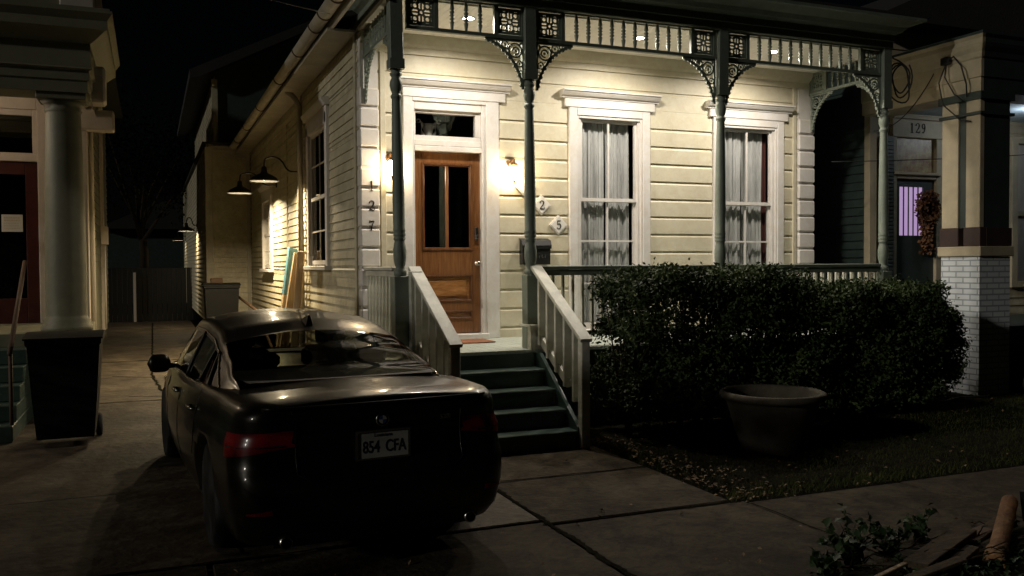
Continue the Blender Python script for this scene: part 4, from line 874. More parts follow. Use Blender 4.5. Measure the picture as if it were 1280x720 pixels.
# pots by the right porch
b = MB(); b.lathe([(.10, 0), (.14, .02), (.19, .22), (.20, .38), (.15, .50), (.11, .56), (.14, .60), (.12, .60), (.10, .55), (.13, .46)], (11.15, 8.35, 0), 20); tag(obj('clay_urn', b, 'terra'), 'tall dark clay urn standing right of the brick pillar', 'urn')
b = MB(); b.lathe([(.10, 0), (.13, .02), (.14, .3), (.15, .5), (.13, .52), (.11, .5), (.09, .02)], seg=20, mtx=Matrix.Translation((10.62, 8.02, .17)) @ Matrix.Rotation(PI / 2, 4, 'Y')); tag(obj('clay_pipe_section', b, 'terra'), 'short clay cylinder lying on its side at the foot of the brick pillar', 'clay pipe')
b = MB(); P = [(9.1 + .35 * math.cos(a) + .1 * a * .2, 8.25 + .22 * math.sin(a), .045) for a in [i * .3 for i in range(16)]] + [(9.6, 8.2, .045), (9.95, 8.1, .045), (10.1, 8.2, .05)]; b.tube(P, .012, 6); tag(obj('garden_hose', b, 'cable'), 'dark garden hose curling over the ground by the brick pillar', 'hose')
slabs('pillar_slab', [(9.2, 12.5, 7.75, 8.25)], 'concrete')

# ------------------------------------------------------------------ cables
def cablething(lab, lists, r=.006, name='cable'):
    b = MB()
    for l in lists: b.tube(l, r, 6)
    tag(obj(name, b, 'cable' if name != 'overhead_wire' else 'alloy'), lab, 'cable')
coil = []
for k in range(64):
    a = k * .31; q = 1 + .22 * math.sin(k * .13); coil.append((9.10 + .16 * q * math.cos(a) + .02 * math.sin(k * .5), 8.74 + .025 * math.sin(k * .7), 4.10 + .22 * q * math.sin(a) + .01 * k / 6))
cablething('dark cable coiled up at the right top corner of the porch', [coil, [(8.93, 8.7, 4.42), (9.05, 8.72, 4.40), (9.2, 8.74, 4.34)]], .010, 'cable_coil')
cablething('drooping black cables on the side of the neighbour entablature', [[(9.92, 8.75, 4.45), (9.90, 8.85, 4.2), (9.92, 8.8, 3.9), (9.95, 8.55, 3.66), (9.97, 8.4, 3.62)], [(9.92, 8.75, 4.45), (9.86, 8.72, 4.25), (9.9, 8.6, 4.0), (9.95, 8.5, 3.9)], [(9.92, 8.8, 4.45), (9.88, 8.6, 4.5), (9.84, 8.45, 4.35), (9.88, 8.4, 4.1), (9.95, 8.45, 3.95)]], .010, 'wall_cables')
b = MB(); b.bbox(9.88, 9.95, 8.68, 8.82, 4.42, 4.52, .01); tag(obj('junction_box', b, 'black'), 'small dark junction box on the neighbour entablature', 'junction box')
def sagline(p, q, s, n=24): return [tuple(Vector(p).lerp(Vector(q), i / n) - Vector((0, 0, s * 4 * (i / n) * (1 - i / n)))) for i in range(n + 1)]
cablething('thin overhead wire running from the gutter up into the night', [sagline((1.86, 9.7, 4.53), (-9, 9.6, 7.0), .25, 60)], .007, 'overhead_wire')
cablething('thin wires crossing in front of the brick pillar shaft', [sagline((9.2, 10.1, 3.25), (14.5, 8.0, 3.55), .06), sagline((9.3, 9.4, 3.6), (10.0, 9.0, 4.4), .2)], .007, 'porch_wires')

# ------------------------------------------------------------------ hedge
def hedge(x0, x1, y0, y1, zt, n, label, seed, zb=.12, sparse=True):
    t = thing('hedge', label, 'hedge', ((x0 + x1) / 2, (y0 + y1) / 2, 0), 'clipped hedges in front of the porch'); r = np.random.default_rng(seed)
    # twig-tip clusters spread through the volume, denser near the surface and the top
    nc = int(n / 11); C = np.stack([r.uniform(x0, x1, nc * 2), r.uniform(y0, y1, nc * 2), zb + (zt - zb) * r.uniform(0, 1, nc * 2) ** .72], 1)
    dx = np.minimum(C[:, 0] - x0, x1 - C[:, 0]); dy = np.minimum(C[:, 1] - y0, y1 - C[:, 1]); dz = zt - C[:, 2]; d = np.minimum(np.minimum(dx * 1.3, dy), dz)
    pr_ = np.exp(-d / .16) * .9 + .10
    hole = np.sin(C[:, 0] * 5.3 + seed) * np.sin(C[:, 2] * 7.1 + 2) * np.cos(C[:, 0] * 2.2 - C[:, 2] * 4) + .35 * np.sin(C[:, 0] * 13) * np.sin(C[:, 2] * 15)
    pr_ = pr_ * np.where((C[:, 2] < zt - .20) & (hole > .12), .22, 1) * np.where((C[:, 2] > .85) & (C[:, 2] < zt - .28) & (hole > -.05), .30, 1) * np.where(C[:, 2] < .3, .5, 1)
    C = C[r.uniform(size=len(C)) < pr_]; 
    lump = .05 * np.sin(C[:, 0] * 6 + seed) + .035 * np.sin(C[:, 0] * 15.7) * np.cos(C[:, 1] * 9)
    C[:, 2] += lump * (C[:, 2] / zt); C[:, 1] += .06 * np.sin(C[:, 0] * 5 + 1) * np.cos(C[:, 2] * 5)
    k = 11; P = np.repeat(C, k, 0) + r.normal(size=(len(C) * k, 3)) * np.array([.038, .038, .034])
    s_ = r.uniform(size=60)
    T = np.stack([r.uniform(x0, x1, 130), r.uniform(y0, y1, 130), np.full(130, zt)], 1)  # stray shoots
    T = np.repeat(T, 6, 0) + np.stack([r.normal(size=780) * .02, r.normal(size=780) * .02, np.abs(r.normal(size=780)) * .05], 1)
    leaves(0, np.concatenate([P, T]), .047, 'leaf', 'foliage', t, aspect=.55)
    b = MB(); R = random.Random(seed); x = x0 + .15
    while x < x1 - .1:
        y = R.uniform(y0 + .3, y1 - .3)
        for q in range(4):
            ex, ey, ez = x + R.uniform(-.3, .3), y + R.uniform(-.3, .3), zt - R.uniform(.1, .35)
            mid = ((x + ex) / 2 + R.uniform(-.06, .06), (y + ey) / 2 + R.uniform(-.06, .06), ez * .5); b.tube([(x, y, -.03), mid, (ex, ey, ez)], [.018, .011, .005], 5)
            for w_ in range(3): b.tube([mid, (mid[0] + R.uniform(-.25, .25), mid[1] + R.uniform(-.25, .25), mid[2] + R.uniform(.1, .4))], [.007, .003], 4)
        x += R.uniform(.18, .32)
    obj('stem', b, 'bark', t)
hedge(4.34, 6.55, 7.42, 8.34, 1.655, 88000, 'taller left section of clipped dark green hedge below the porch', 3)
hedge(6.50, 8.48, 7.45, 8.38, 1.47, 76000, 'lower right section of clipped hedge below the porch', 8)
hedge(8.42, 9.06, 7.7, 8.45, 1.16, 26000, 'small rounded shrub between the hedge and brick pillar', 12)

# big pot
t = thing('plant_pot', 'wide grey empty plant pot with rolled rim on the lawn', 'plant pot', (5.42, 6.72, 0))
b = MB(); b.lathe([(.27, 0), (.29, .02), (.34, .18), (.40, .38), (.425, .47), (.43, .50), (.475, .505), (.49, .53), (.485, .565), (.465, .575), (.43, .57), (.415, .55), (.40, .45), (.37, .40), (.001, .38)], (5.42, 6.72, .0), 48); obj('pot_shell', b, 'terra', t)
b = MB(); b.lathe([(.385, 0), (.2, .012), (.001, .015)], (5.42, 6.72, .41), 24); obj('pot_soil', b, 'soil', t)

# ------------------------------------------------------------------ debris pile and weeds, bottom right
def plank(x0, y0, z0, x1, y1, z1, w_, th, m, lab, name='plank', cat='plank', roll_=0):
    p0, p1 = Vector((x0, y0, z0)), Vector((x1, y1, z1)); d = p1 - p0; L = d.length; X = d.normalized(); Z = Vector((0, 0, 1)); Y = Z.cross(X).normalized(); Z = X.cross(Y)
    mt = Matrix((X, Y, Z)).transposed().to_4x4(); mt.translation = p0; mt = mt @ Matrix.Rotation(roll_, 4, 'X')
    tag(obj(name, MB().bbox(0, L, -w_ / 2, w_ / 2, -th / 2, th / 2, .004, mt), m), lab, cat)
plank(3.75, 3.52, -.03, 4.65, 3.90, .01, .11, .05, 'oldwood', 'weathered plank lying lowest in the debris pile beside the clay pipe')
plank(4.05, 3.76, .03, 4.82, 4.08, .05, .14, .045, 'oldwood', 'broad weathered plank on top of the debris pile')
plank(3.60, 3.70, .01, 4.05, 3.82, .03, .03, .02, 'pine', 'thin pale strip of wood at the left end of the debris pile', 'wood_strip', 'wood strip')
plank(4.45, 4.0, .0, 5.4, 4.22, .01, .10, .03, 'drywood', 'dark brown plank at the back of the debris pile')
plank(3.95, 3.90, .05, 4.72, 4.08, .065, .008, .008, 'chrome', 'thin shiny metal strip lying across the debris pile', 'metal_strip', 'metal strip')
plank(4.6, 3.95, -.02, 5.5, 4.30, .02, .09, .04, 'oldwood', 'narrow weathered plank under the clay pipe in the debris pile')
plank(3.85, 3.62, .03, 4.35, 3.70, .05, .07, .02, 'oldwood', 'short weathered board at the near edge of the debris pile')
d_ = Vector((.77, .50, .20)); mt = Matrix.Translation((4.66, 3.74, -.05)) @ d_.to_track_quat('Z', 'X').to_matrix().to_4x4()
b = MB(); b.lathe([(.050, 0), (.068, .0), (.070, .03), (.068, .18), (.055, .195), (.052, .90), (.042, .90), (.040, .02)], seg=24, mtx=mt, caps=False); tag(obj('clay_pipe', b, 'rust'), 'rusty orange clay pipe leaning on the debris pile at lower right', 'pipe')
b = MB(); mt = Matrix.Translation((5.52, 4.16, -.05)) @ Matrix.Rotation(rad(-8), 4, 'X'); b.bbox(0, .5, 0, .05, 0, .26, .005, mt); tag(obj('dark_panel', b, 'blackm'), 'dark panel propped upright behind the clay pipe', 'panel')
b = MB(); R_ = random.Random(5)
for k in range(60):
    x, y, a, L = R_.uniform(3.6, 5.6), R_.uniform(3.6, 4.15), R_.uniform(-.8, .8), R_.uniform(.06, .28); z = R_.uniform(-.02, .06); b.tube([(x, y, z), (x + L * math.cos(a) * .5, y + L * math.sin(a) * .5, z + R_.uniform(0, .03)), (x + L * math.cos(a), y + L * math.sin(a), z)], [.005, .004, .002], 4)
tag(obj('twigs', b, 'bark'), 'broken twigs and sticks scattered through the debris pile', 'twigs', kind='stuff')
def weed(x, y, n, h_, lab, seed):
    R = random.Random(seed); t = thing('weed', lab, 'weed', (x, y, 0), 'leafy weeds along the sidewalk edge'); P = []; b = MB()
    for s_ in range(n):
        a = R.uniform(0, 2 * PI); L = R.uniform(.4, 1) * h_; ex, ey = x + math.cos(a) * L * .8, y + math.sin(a) * L * .5; ez = L * R.uniform(.5, 1)
        b.tube([(x, y, -.02), ((x + ex) / 2, (y + ey) / 2, ez * .75), (ex, ey, ez)], .003, 4)
        for k in range(9):
            u = k / 8; P.append((x + (ex - x) * u + R.gauss(0, .02), y + (ey - y) * u + R.gauss(0, .02), ez * min(1, u * 1.3) + R.gauss(0, .02)))
    leaves(0, np.array(P), .055, 'leafd', 'weed_leaves', t, aspect=.8, flat=.8); obj('weed_stem', b, 'leafd', t)
hedge(-3.0, -2.0, 4.12, 9.3, 2.6, 90000, 'tall added hedge out of view at left, shading the driveway and car', 21, sparse=False)  # first hedge is unseen, added to keep the low sun off driveway and car
weed(3.80, 4.0, 26, .34, 'bushiest leafy weed growing at the sidewalk edge left of the debris', 2); weed(3.55, 3.92, 14, .16, 'low weed at the left end of the weeds by the sidewalk edge', 3); weed(4.55, 4.20, 12, .18, 'small weed standing behind the debris planks', 4); weed(4.15, 4.05, 14, .24, 'upright weed just right of the bushiest one', 6)
n = 2600; Q = np.stack([rng.uniform(2.3, 6.5, n), rng.uniform(3.2, 3.95, n), rng.uniform(-.04, .03, n)], 1); tag(leaves(0, Q, .04, 'leafd', 'verge_plants', flat=1.2), 'low dark ground plants covering the verge by the sidewalk', 'ground cover', kind='stuff')

# ------------------------------------------------------------------ background
t = thing('back_fence', 'dark wooden fence closing the far end of the driveway', 'fence', (-.6, 31, 0))
b = MB()
for k in range(36): b.bbox(-4 + k * .15, -4 + k * .15 + .14, 31.0, 31.03, 0, 1.75, .006)
obj('fence_boards', b, 'black', t); b = MB().bbox(-.52, -.44, 30.9, 30.98, 0, 1.6, .005); obj('fence_post', b, 'lh_trim', t)
t = thing('far_house', 'distant dark house behind the trees at the end of the driveway', 'house', (2, 46, 0))
b = MB(); b.box(-3, 9, 46, 54, 0, 3.6); obj('wall', b, 'n_side', t); b = MB(); b.prism([(-2.4, 3.6), (9.4, 3.6), (3.5, 6.2)], 45.6, 54.4); obj('roof', b, 'roof', t)
b = MB(); b.bbox(3.0, 4.0, 45.94, 46.0, 1.0, 2.6, .01); obj('window', b, 'lh_trim', t)
def tree(x, y, hh, r_, seed, lab):
    R = random.Random(seed); t = thing('tree', lab, 'tree', (x, y, 0), 'dark trees beyond the driveway')
    b = MB(); b.tube([(x, y, -.1), (x + .1, y, hh * .3), (x - .1, y + .1, hh * .6)], [.22, .16, .10], 10)
    pts = []
    for k in range(9):
        a = R.uniform(0, 2 * PI); e = (x + math.cos(a) * r_ * .7, y + math.sin(a) * r_ * .7, hh * R.uniform(.65, .95)); b.tube([(x, y, hh * R.uniform(.35, .55)), e], [.08, .02], 6); pts.append(e)
    obj('trunk', b, 'bark', t); C = []
    for e in pts:
        for k in range(420): C.append((e[0] + R.gauss(0, r_ * .28), e[1] + R.gauss(0, r_ * .28), e[2] + R.gauss(0, r_ * .2)))
    leaves(0, np.array(C), .16, 'farleaf', 'crown', t)
tree(-.3, 36, 7.5, 2.6, 1, 'dark tree with thin trunk standing beyond the back fence'); tree(-4, 39, 8.5, 3, 2, 'dark spreading tree behind the left house'); tree(2.8, 40, 6, 2.2, 3, 'small dark tree in front of the distant house')

# ------------------------------------------------------------------ CAR (local: y forward from rear bumper, x right)
car = thing('parked_car', 'dark metallic four-door saloon parked in the driveway, seen from behind', 'car', (1.24, 4.95, 0), rz=rad(4.3))
def interp(x, T):
    for (a, p), (b_, q) in zip(T[:-1], T[1:]):
        if x <= b_:
            u = (x - a) / (b_ - a) if b_ > a else 0; u = max(0, min(1, u)); u = u * u * (3 - 2 * u) * .5 + u * .5; return p + (q - p) * u
    return T[-1][1]
LN = 4.86
ZT = [(0, .985), (.25, 1.0), (.8, 1.0), (1.3, .975), (2.4, .93), (3.5, .93), (3.9, .90), (4.5, .80), (4.86, .70)]
HWm = .888
def outline(t, n=120):
    """plan outline at height fraction t; symmetric: index 0 at rear centre, going right"""
    # t profile: bottom 0 .. shoulder 1
    ins = interp(t, [(0, .06), (.12, .03), (.35, .0), (.55, .0), (.72, .008), (.80, .028), (.90, .04), (.96, .058), (1, .09)])
    rear = interp(t, [(0, .10), (.10, .03), (.25, .0), (.48, .0), (.56, .035), (.60, .05), (.80, .065), (.93, .04), (1, .055)])
    frt = interp(t, [(0, .10), (.15, .02), (.5, .0), (.8, .10), (1, .25)])
    hw = HWm - ins; y0, y1 = rear, LN - frt; pts = []; m = n // 2
    rx, ry, fx, fy = .20, .26, .42, .62; cnt = [.23, .17, .33, .17]; N_ = [int(round(m * c)) for c in cnt]; N_.append(m - sum(N_))
    bow = lambda x: .055 * (x / hw) ** 2; hr = hw * .955; hf = hw * .94
    for i in range(N_[0]): x = (hr - rx) * i / N_[0]; pts.append((x, y0 + bow(x)))
    yb0 = y0 + bow(hr - rx)
    for i in range(N_[1]): a = PI / 2 * i / N_[1]; pts.append((hr - rx + rx * math.sin(a) ** .95, yb0 + ry * (1 - math.cos(a))))
    ys0, ys1 = yb0 + ry, y1 - .10 - fy
    for i in range(N_[2]): u = i / N_[2]; y = ys0 + (ys1 - ys0) * u; pts.append((hr + (hf - hr) * u + (hw - (hr + hf) / 2) * (1 - (2 * u - 1) ** 2) ** .8, y))
    for i in range(N_[3]): a = PI / 2 * i / N_[3]; pts.append((hf - fx * (1 - math.cos(a)), ys1 + fy * math.sin(a)))
    for i in range(N_[4] + 1): x = (hf - fx) * (1 - i / N_[4]); pts.append((x, ys1 + fy + .10 * (1 - (x / (hf - fx)) ** 2)))
    return pts
Tn = [0, .05, .10, .18, .28, .38, .48, .53, .56, .60, .66, .72, .76, .80, .85, .90, .94, .97, 1.0]
ZB = .215; rows = []
NP = 120; cap_top = None
for t_ in Tn:
    o_ = outline(t_, NP); row = []
    for x, y in o_: row.append((x, y, ZB + .06 * max(0, (y - 4.2)) + (interp(y, ZT) - ZB) * t_))
    for x, y in o_[-2:0:-1]: row.append((-x, y, ZB + .06 * max(0, (y - 4.2)) + (interp(y, ZT) - ZB) * t_))
    rows.append(row)
body = MB(); body.grid(rows, True, True)
def capgrid(row, crown, inset):
    m = NP // 2; G = []
    for i in range(m + 1):
        p, q = Vector(row[i]), Vector(row[-i % NP]); line = []
        for k in range(13):
            u = k / 12; v = p.lerp(q, u); w_ = abs(p.x) / .8; v.z += crown * (1 - (2 * u - 1) ** 2) * min(1, w_) ; line.append(tuple(v))
        G.append(line)
    return G
body.grid(capgrid(rows[-1], .045, 0), True); body.grid([l[::-1] for l in capgrid(rows[0], 0, 0)], False)
bo = obj('body', body, 'paint', car, True)
# weld and cut the wheel arches
import bmesh
bm = bmesh.new(); bm.from_mesh(bo.data); bmesh.ops.remove_doubles(bm, verts=bm.verts, dist=.0008); bmesh.ops.recalc_face_normals(bm, faces=bm.faces); bm.to_mesh(bo.data); bm.free()
cut = MB(); AX = [.98, 3.92]; WR = .335
for y in AX:
    for s_ in (-1, 1): cut.lathe([(WR + .045, -.17), (WR + .045, .17)], seg=40, mtx=Matrix.Translation((s_ * .87, y, WR + .0)) @ Matrix.Rotation(PI / 2, 4, 'Y'))
co = obj('cutter', cut, 'carblk', car, True); md = bo.modifiers.new('arches', 'BOOLEAN'); md.object = co; md.operation = 'DIFFERENCE'; md.solver = 'EXACT'
dg = bpy.context.evaluated_depsgraph_get(); me = bpy.data.meshes.new_from_object(bo.evaluated_get(dg)); bo.modifiers.clear(); bo.data = me
COL.objects.unlink(co); bpy.data.objects.remove(co)
for y in AX:
    for s_ in (-1, 1):
        mt = Matrix.Translation((s_ * .735, y, WR)) @ Matrix.Rotation(PI / 2, 4, 'Y')
        tb = MB(); tb.lathe([(.235, -.11), (.31, -.115), (.33, -.10), (WR, -.05), (WR, .05), (.33, .10), (.31, .115), (.235, .11)], seg=36, mtx=mt); wh = obj('wheel', tb, 'tyre', car, True)
        rb = MB(); rb.lathe([(.232, .0), (.235, .095 * s_), (.222, .10 * s_), (.215, .03 * s_)], seg=30, mtx=mt, caps=False)
        for k in range(10):
            a = 2 * PI * k / 10; ca, sa = math.cos(a), math.sin(a); rb.tube([(.04 * ca, .04 * sa, .075 * s_), (.225 * ca, .225 * sa, .095 * s_)], .014, 6, mtx=mt)
        rb.lathe([(.001, .09 * s_), (.05, .09 * s_), (.06, .06 * s_)], seg=16, mtx=mt, caps=False); obj('rim', rb, 'alloy', wh, True)
# greenhouse
ST = []
def gh(y):
    zr = interp(y, [(.70, 1.0), (1.0, 1.095), (1.35, 1.215), (1.65, 1.305), (2.0, 1.375), (2.5, 1.415), (2.95, 1.412), (3.2, 1.36), (3.6, 1.17), (4.0, .94)])
    zb = interp(y, ZT) - .03; wb = interp(y, [(.70, .70), (1.1, .765), (1.8, .815), (3.2, .82), (3.7, .77), (4.0, .70)])
    k = max(0, min(1, (zr - zb) / .45)); wr = wb - .165 * k - .012
    return zr, zb, wb, wr
SEC = []
ys = [.70 + (4.0 - .70) * i / 66 for i in range(67)]
NS = 8; NR = 10
for y in ys:
    zr, zb, wb, wr = gh(y); half = []
    e = min(.10, (zr - zb) * .28)  # roof edge radius
    for k in range(NS + 1):
        u = k / NS; half.append((wb + (wr - wb) * (u ** 1.15), zb + (zr - e - .015 - zb) * u))
    for k in range(1, 5):
        a = PI / 2 * k / 4; half.append((wr - e * (1 - math.cos(a)) * .9, zr - e - .015 + (e * .55) * math.sin(a)))
    x0, z0 = half[-1]
    for k in range(1, NR + 1):
        u = k / NR; half.append((x0 * (1 - u), z0 + (zr - z0) * (1 - (1 - u) ** 2)))
    sec = [(x, y, z) for x, z in half]; sec += [(-x, y, z) for x, z in half[-2::-1]]; SEC.append(sec)
nc = len(SEC[0]); hn = (nc - 1) // 2; regs = {'roof': MB(), 'rear_window': MB(), 'windscreen': MB()}
sides = {(s, k): MB() for s in (-1, 1) for k in range(3)}; pillar_mb = regs['roof']; trimb = MB()
def inside_side(y, u):
    """side glass: u 0..1 up the side; returns pane index"""
    top = .93
    lo_ = interp(y, [(1.05, .30), (1.25, .10), (2, .06), (3.6, .06)]); 
    if u < lo_ or u > top: return None
    yr = 1.05 + .62 * u ** 1.4; yf = 3.78 - .74 * u
    if y < yr or y > yf: return None
    if y < 1.05 + .35 + .30 * u: return 0
    if y < 2.42: return 1
    return 2
for i in range(len(ys) - 1):
    ym = (ys[i] + ys[i + 1]) / 2
    for j in range(nc - 1):
        quad = [SEC[i][j], SEC[i][j + 1], SEC[i + 1][j + 1], SEC[i + 1][j]]; jj = j if j < hn else nc - 2 - j; s_ = 1 if j < hn else -1
        tgt = regs['roof']
        if jj < NS:
            p = inside_side(ym, (jj + .5) / NS)
            if p is not None: tgt = sides[s_, p]
        elif jj >= NS + 2:
            if .80 < ym < 1.63: tgt = regs['rear_window']
            elif 3.16 < ym < 3.92: tgt = regs['windscreen']
        tgt.add(quad, [(0, 3, 2, 1)], True)
def clean(o_, dist=.0005):
    bm = bmesh.new(); bm.from_mesh(o_.data); bmesh.ops.remove_doubles(bm, verts=bm.verts, dist=dist); bmesh.ops.recalc_face_normals(bm, faces=bm.faces); bm.to_mesh(o_.data); bm.free(); return o_
clean(obj('roof', regs['roof'], 'paint', car, True)); clean(obj('rear_window', regs['rear_window'], GC, car, True)); clean(obj('windscreen', regs['windscreen'], GC, car, True))
for k, mb_ in sides.items():
    if mb_.v: clean(obj('side_window', mb_, GCS, car, True))
# pillar blackouts and chrome line round the side glass
b = MB()
for s_ in (-1, 1):
    def at(y, u, o_=.006):
        zr, zb, wb, wr = gh(y); e = min(.10, (zr - zb) * .28); return (s_ * (wb + (wr - wb) * (u ** 1.15) + o_), y, zb + (zr - e - .015 - zb) * u)
    low = [at(y, interp(y, [(1.05, .30), (1.25, .10), (2, .06), (3.6, .06)])) for y in [1.12 + (3.72 - 1.12) * k / 24 for k in range(25)]]
    arc = [at(1.05 + .62 * (.22 + .71 * k / 10) ** 1.4, .22 + .71 * k / 10) for k in range(11)]; top = [at(1.63 + (3.05 - 1.63) * k / 12, .945) for k in range(13)]
    b.tube(low[::-1] + arc + top, .007, 6)
obj('window_surround', b, 'chrome', car, True)
b = MB()
for s_ in (-1, 1):
    for ya, yb in ((1.40, 1.64), (2.42, 2.42)):
        pts = []
        for k in range(9):
            u = .08 + .86 * k / 8; y = ya + (yb - ya) * u; zr, zb, wb, wr = gh(y); e = min(.10, (zr - zb) * .28); pts.append((s_ * (wb + (wr - wb) * (u ** 1.15) + .002), y, zb + (zr - e - .015 - zb) * u))
        obj('window_divider', MB().tube(pts, .016, 6), 'carblk', car, True)
# interior
b = MB(); b.grid([[(x * wx, y, z) for x in (-1, -.5, 0, .5, 1)] for y, z, wx in ((.80, 1.045, .62), (1.3, 1.055, .70), (1.62, 1.05, .72))], False); b.box(-.74, .74, 1.6, 1.63, .6, 1.05); obj('parcel_shelf', b, 'cabin', car, True)
def seat(x, y, w_, zt):
    b = MB(); b.bbox(x - w_ / 2, x + w_ / 2, y, y + .13, .5, zt - .16, .05); b.bbox(x - .13, x + .13, y + .02, y + .11, zt - .17, zt, .04); b.tube([(x - .05, y + .06, zt - .2), (x - .05, y + .06, zt - .14)], .008); b.tube([(x + .05, y + .06, zt - .2), (x + .05, y + .06, zt - .14)], .008); return b
for x in (-.38, .38): obj('front_seat', seat(x, 2.55, .50, 1.27), 'cabin', car, True)
for x in (-.40, .40): obj('rear_headrest', MB().bbox(x - .13, x + .13, 1.52, 1.61, 1.04, 1.165, .04), 'cabin', car, True)
b = MB(); b.box(-.72, .72, 3.45, 3.75, .80, .985); b.tube([(-.38 + .17 * math.cos(a), 3.28, .92 + .17 * math.sin(a)) for a in [i * PI / 9 for i in range(19)]], .014, 6); obj('dashboard', b, 'cabin', car, True)
b = MB(); b.bbox(-.11, .11, 3.18, 3.20, 1.27, 1.33, .01); obj('rear_view_mirror', b, 'carblk', car, True)
# sample the body's rear surface so lamps, plate and badge sit on it
def rear_y(x, z):
    zt = interp(.1, ZT); t_ = max(0, min(1, (z - ZB) / (zt - ZB))); o_ = outline(t_, NP); best = 0
    for (xa, ya), (xb, yb) in zip(o_[:-1], o_[1:]):
        if ya > 1.4: break
        if xa <= abs(x) <= xb or xb <= abs(x) <= xa:
            return ya + (yb - ya) * ((abs(x) - xa) / (xb - xa) if xb != xa else 0)
    return o_[30][1]
def side_x(y, z):
    zt = interp(y, ZT); t_ = max(0, min(1, (z - ZB) / (zt - ZB))); o_ = outline(t_, NP)
    for (xa, ya), (xb, yb) in zip(o_[:-1], o_[1:]):
        if ya <= y <= yb: return xa + (xb - xa) * ((y - ya) / (yb - ya) if yb != ya else 0)
    return .9
def wrap_patch(s_, xin, zlo, zhi, yend, off=.006, nz=8, n=22, taper=0.):
    """a shell following the rear corner from x=xin on the tail to y=yend on the flank"""
    G = []
    for k in range(nz + 1):
        v = k / nz; line = []
        for i in range(n + 1):
            u = i / n
            z = zlo + (zhi - zlo) * v
            zz = z + taper * (1 - u) * (1 - v) - .02 * u * v
            zt = interp(.15, ZT); t_ = max(0, min(1, (zz - ZB) / (zt - ZB))); o_ = [p for p in outline(t_, 240) if p[1] < 1.4]
            # arc length param from xin to yend
            seg = [p for p in o_ if p[0] >= xin and p[1] <= yend]
            q = u * (len(seg) - 1) if len(seg) > 1 else 0; seg = seg if seg else [max(o_, key=lambda p: p[0])]; a = int(q); a2 = min(a + 1, len(seg) - 1); fx = q - a
            x = seg[a][0] + (seg[a2][0] - seg[a][0]) * fx; y = seg[a][1] + (seg[a2][1] - seg[a][1]) * fx
            d = Vector((x, y - 1.0)); d = Vector((max(0, x - .5), y - .35)).normalized(); line.append((s_ * (x + d.x * off), y + d.y * off, zz))
        G.append(line if s_ > 0 else line[::-1])
    b = MB(); b.grid(G, True); return b
for s_ in (-1, 1):
    tl = obj('tail_light', wrap_patch(s_, .50, .70, .86, .36, taper=.07), 'lens', car, True)
    obj('light_bar', wrap_patch(s_, .56, .775, .785, .30, off=.012, nz=1), 'lensc', tl, True)
    obj('reflector', wrap_patch(s_, .62, .41, .44, .10, off=.006, nz=1), 'lens', car, True)
# trunk lid seam, bumper crease
def seam(pts, r, m, nm):
    b = MB(); b.tube(pts, r, 5); return obj(nm, b, m, car, True)
lid = [(-.52, rear_y(.52, .965) - .001, .965)] + [(-.50, rear_y(.5, z), z) for z in (.9, .8, .7, .62)] + [(x, rear_y(x, .585) - .0005, .585) for x in (-.44, -.3, 0, .3, .44)] + [(.50, rear_y(.5, z), z) for z in (.62, .7, .8, .9)] + [(.52, rear_y(.52, .965) - .001, .965)]
seam(lid, .0035, 'carblk', 'boot_seam')
seam([(x, rear_y(x, .975) - .004, .985) for x in [-.68 + 1.36 * k / 20 for k in range(21)]], .010, 'paint', 'boot_lip')
for s_ in (-1, 1):
    b = MB(); b.lathe([(.030, 0), (.036, 0), (.036, .12), (.030, .12)], seg=18, mtx=Matrix.Translation((s_ * .56, .06, .235)) @ Matrix.Rotation(-PI / 2, 4, 'X'), caps=False)
    obj('exhaust_pipe', b, 'chrome', car, True)
b = MB(); rows = []
for k in range(17):
    x = -.62 + 1.24 * k / 16; rows.append([(x, rear_y(x, .20) - .006, .195), (x, rear_y(x, .30) - .006, .31)])
b.grid(rows, True); obj('rear_diffuser', b, 'carlow', car, True)
yb_ = rear_y(0, .74)
pt = MB().bbox(-.155, .155, yb_ - .016, yb_ - .004, .665, .82, .003); plo = obj('number_plate', pt, 'plate', car, True)
pf = MB()
for a in ((-.165, .165, .817, .828), (-.165, .165, .657, .668), (-.165, -.153, .668, .817), (.153, .165, .668, .817)): pf.box(a[0], a[1], yb_ - .020, yb_ - .002, a[2], a[3])
obj('plate_frame', pf, 'chrome', plo, True)
RX = Matrix.Rotation(PI / 2, 4, 'X')
tx = text('plate_text', '854', .098, 'ink', None, Matrix.Translation((-.074, yb_ - .0166, .728)) @ RX, .0003, .0018, .70); tx2 = text('plate_text', 'CFA', .098, 'ink', None, Matrix.Translation((.074, yb_ - .0166, .728)) @ RX, .0003, .0018, .70)
tx.add(tx2.v, tx2.f); tx3 = text('plate_text', 'Louisiana', .030, 'ink', None, Matrix.Translation((0, yb_ - .0166, .798)) @ RX, .0003, .0002); tx.add(tx3.v, tx3.f); obj('plate_text', tx, 'ink', plo, True)
yb2 = rear_y(0, .885); mt = Matrix.Translation((0, yb2 - .002, .885)) @ RX
bd = MB(); bd.lathe([(.041, 0), (.041, .006), (.034, .008)], seg=28, mtx=mt, caps=False); bd.lathe([(.0405, .0), (.0405, .004), (.001, .0045)], seg=28, mtx=mt, caps=False); rd = obj('badge', bd, 'chrome', car, True)
for q, m in enumerate(('bluei', 'plaq', 'bluei', 'plaq')):
    qb = MB(); a0 = PI / 2 * q + PI / 2; P = [(0, 0, .0065)] + [(.024 * math.cos(a0 + PI / 2 * k / 8), .024 * math.sin(a0 + PI / 2 * k / 8), .0065) for k in range(9)]; qb.add(P, [(0, k + 1, k + 2) for k in range(8)], False, mt); obj('badge_quarter', qb, m, rd, True)
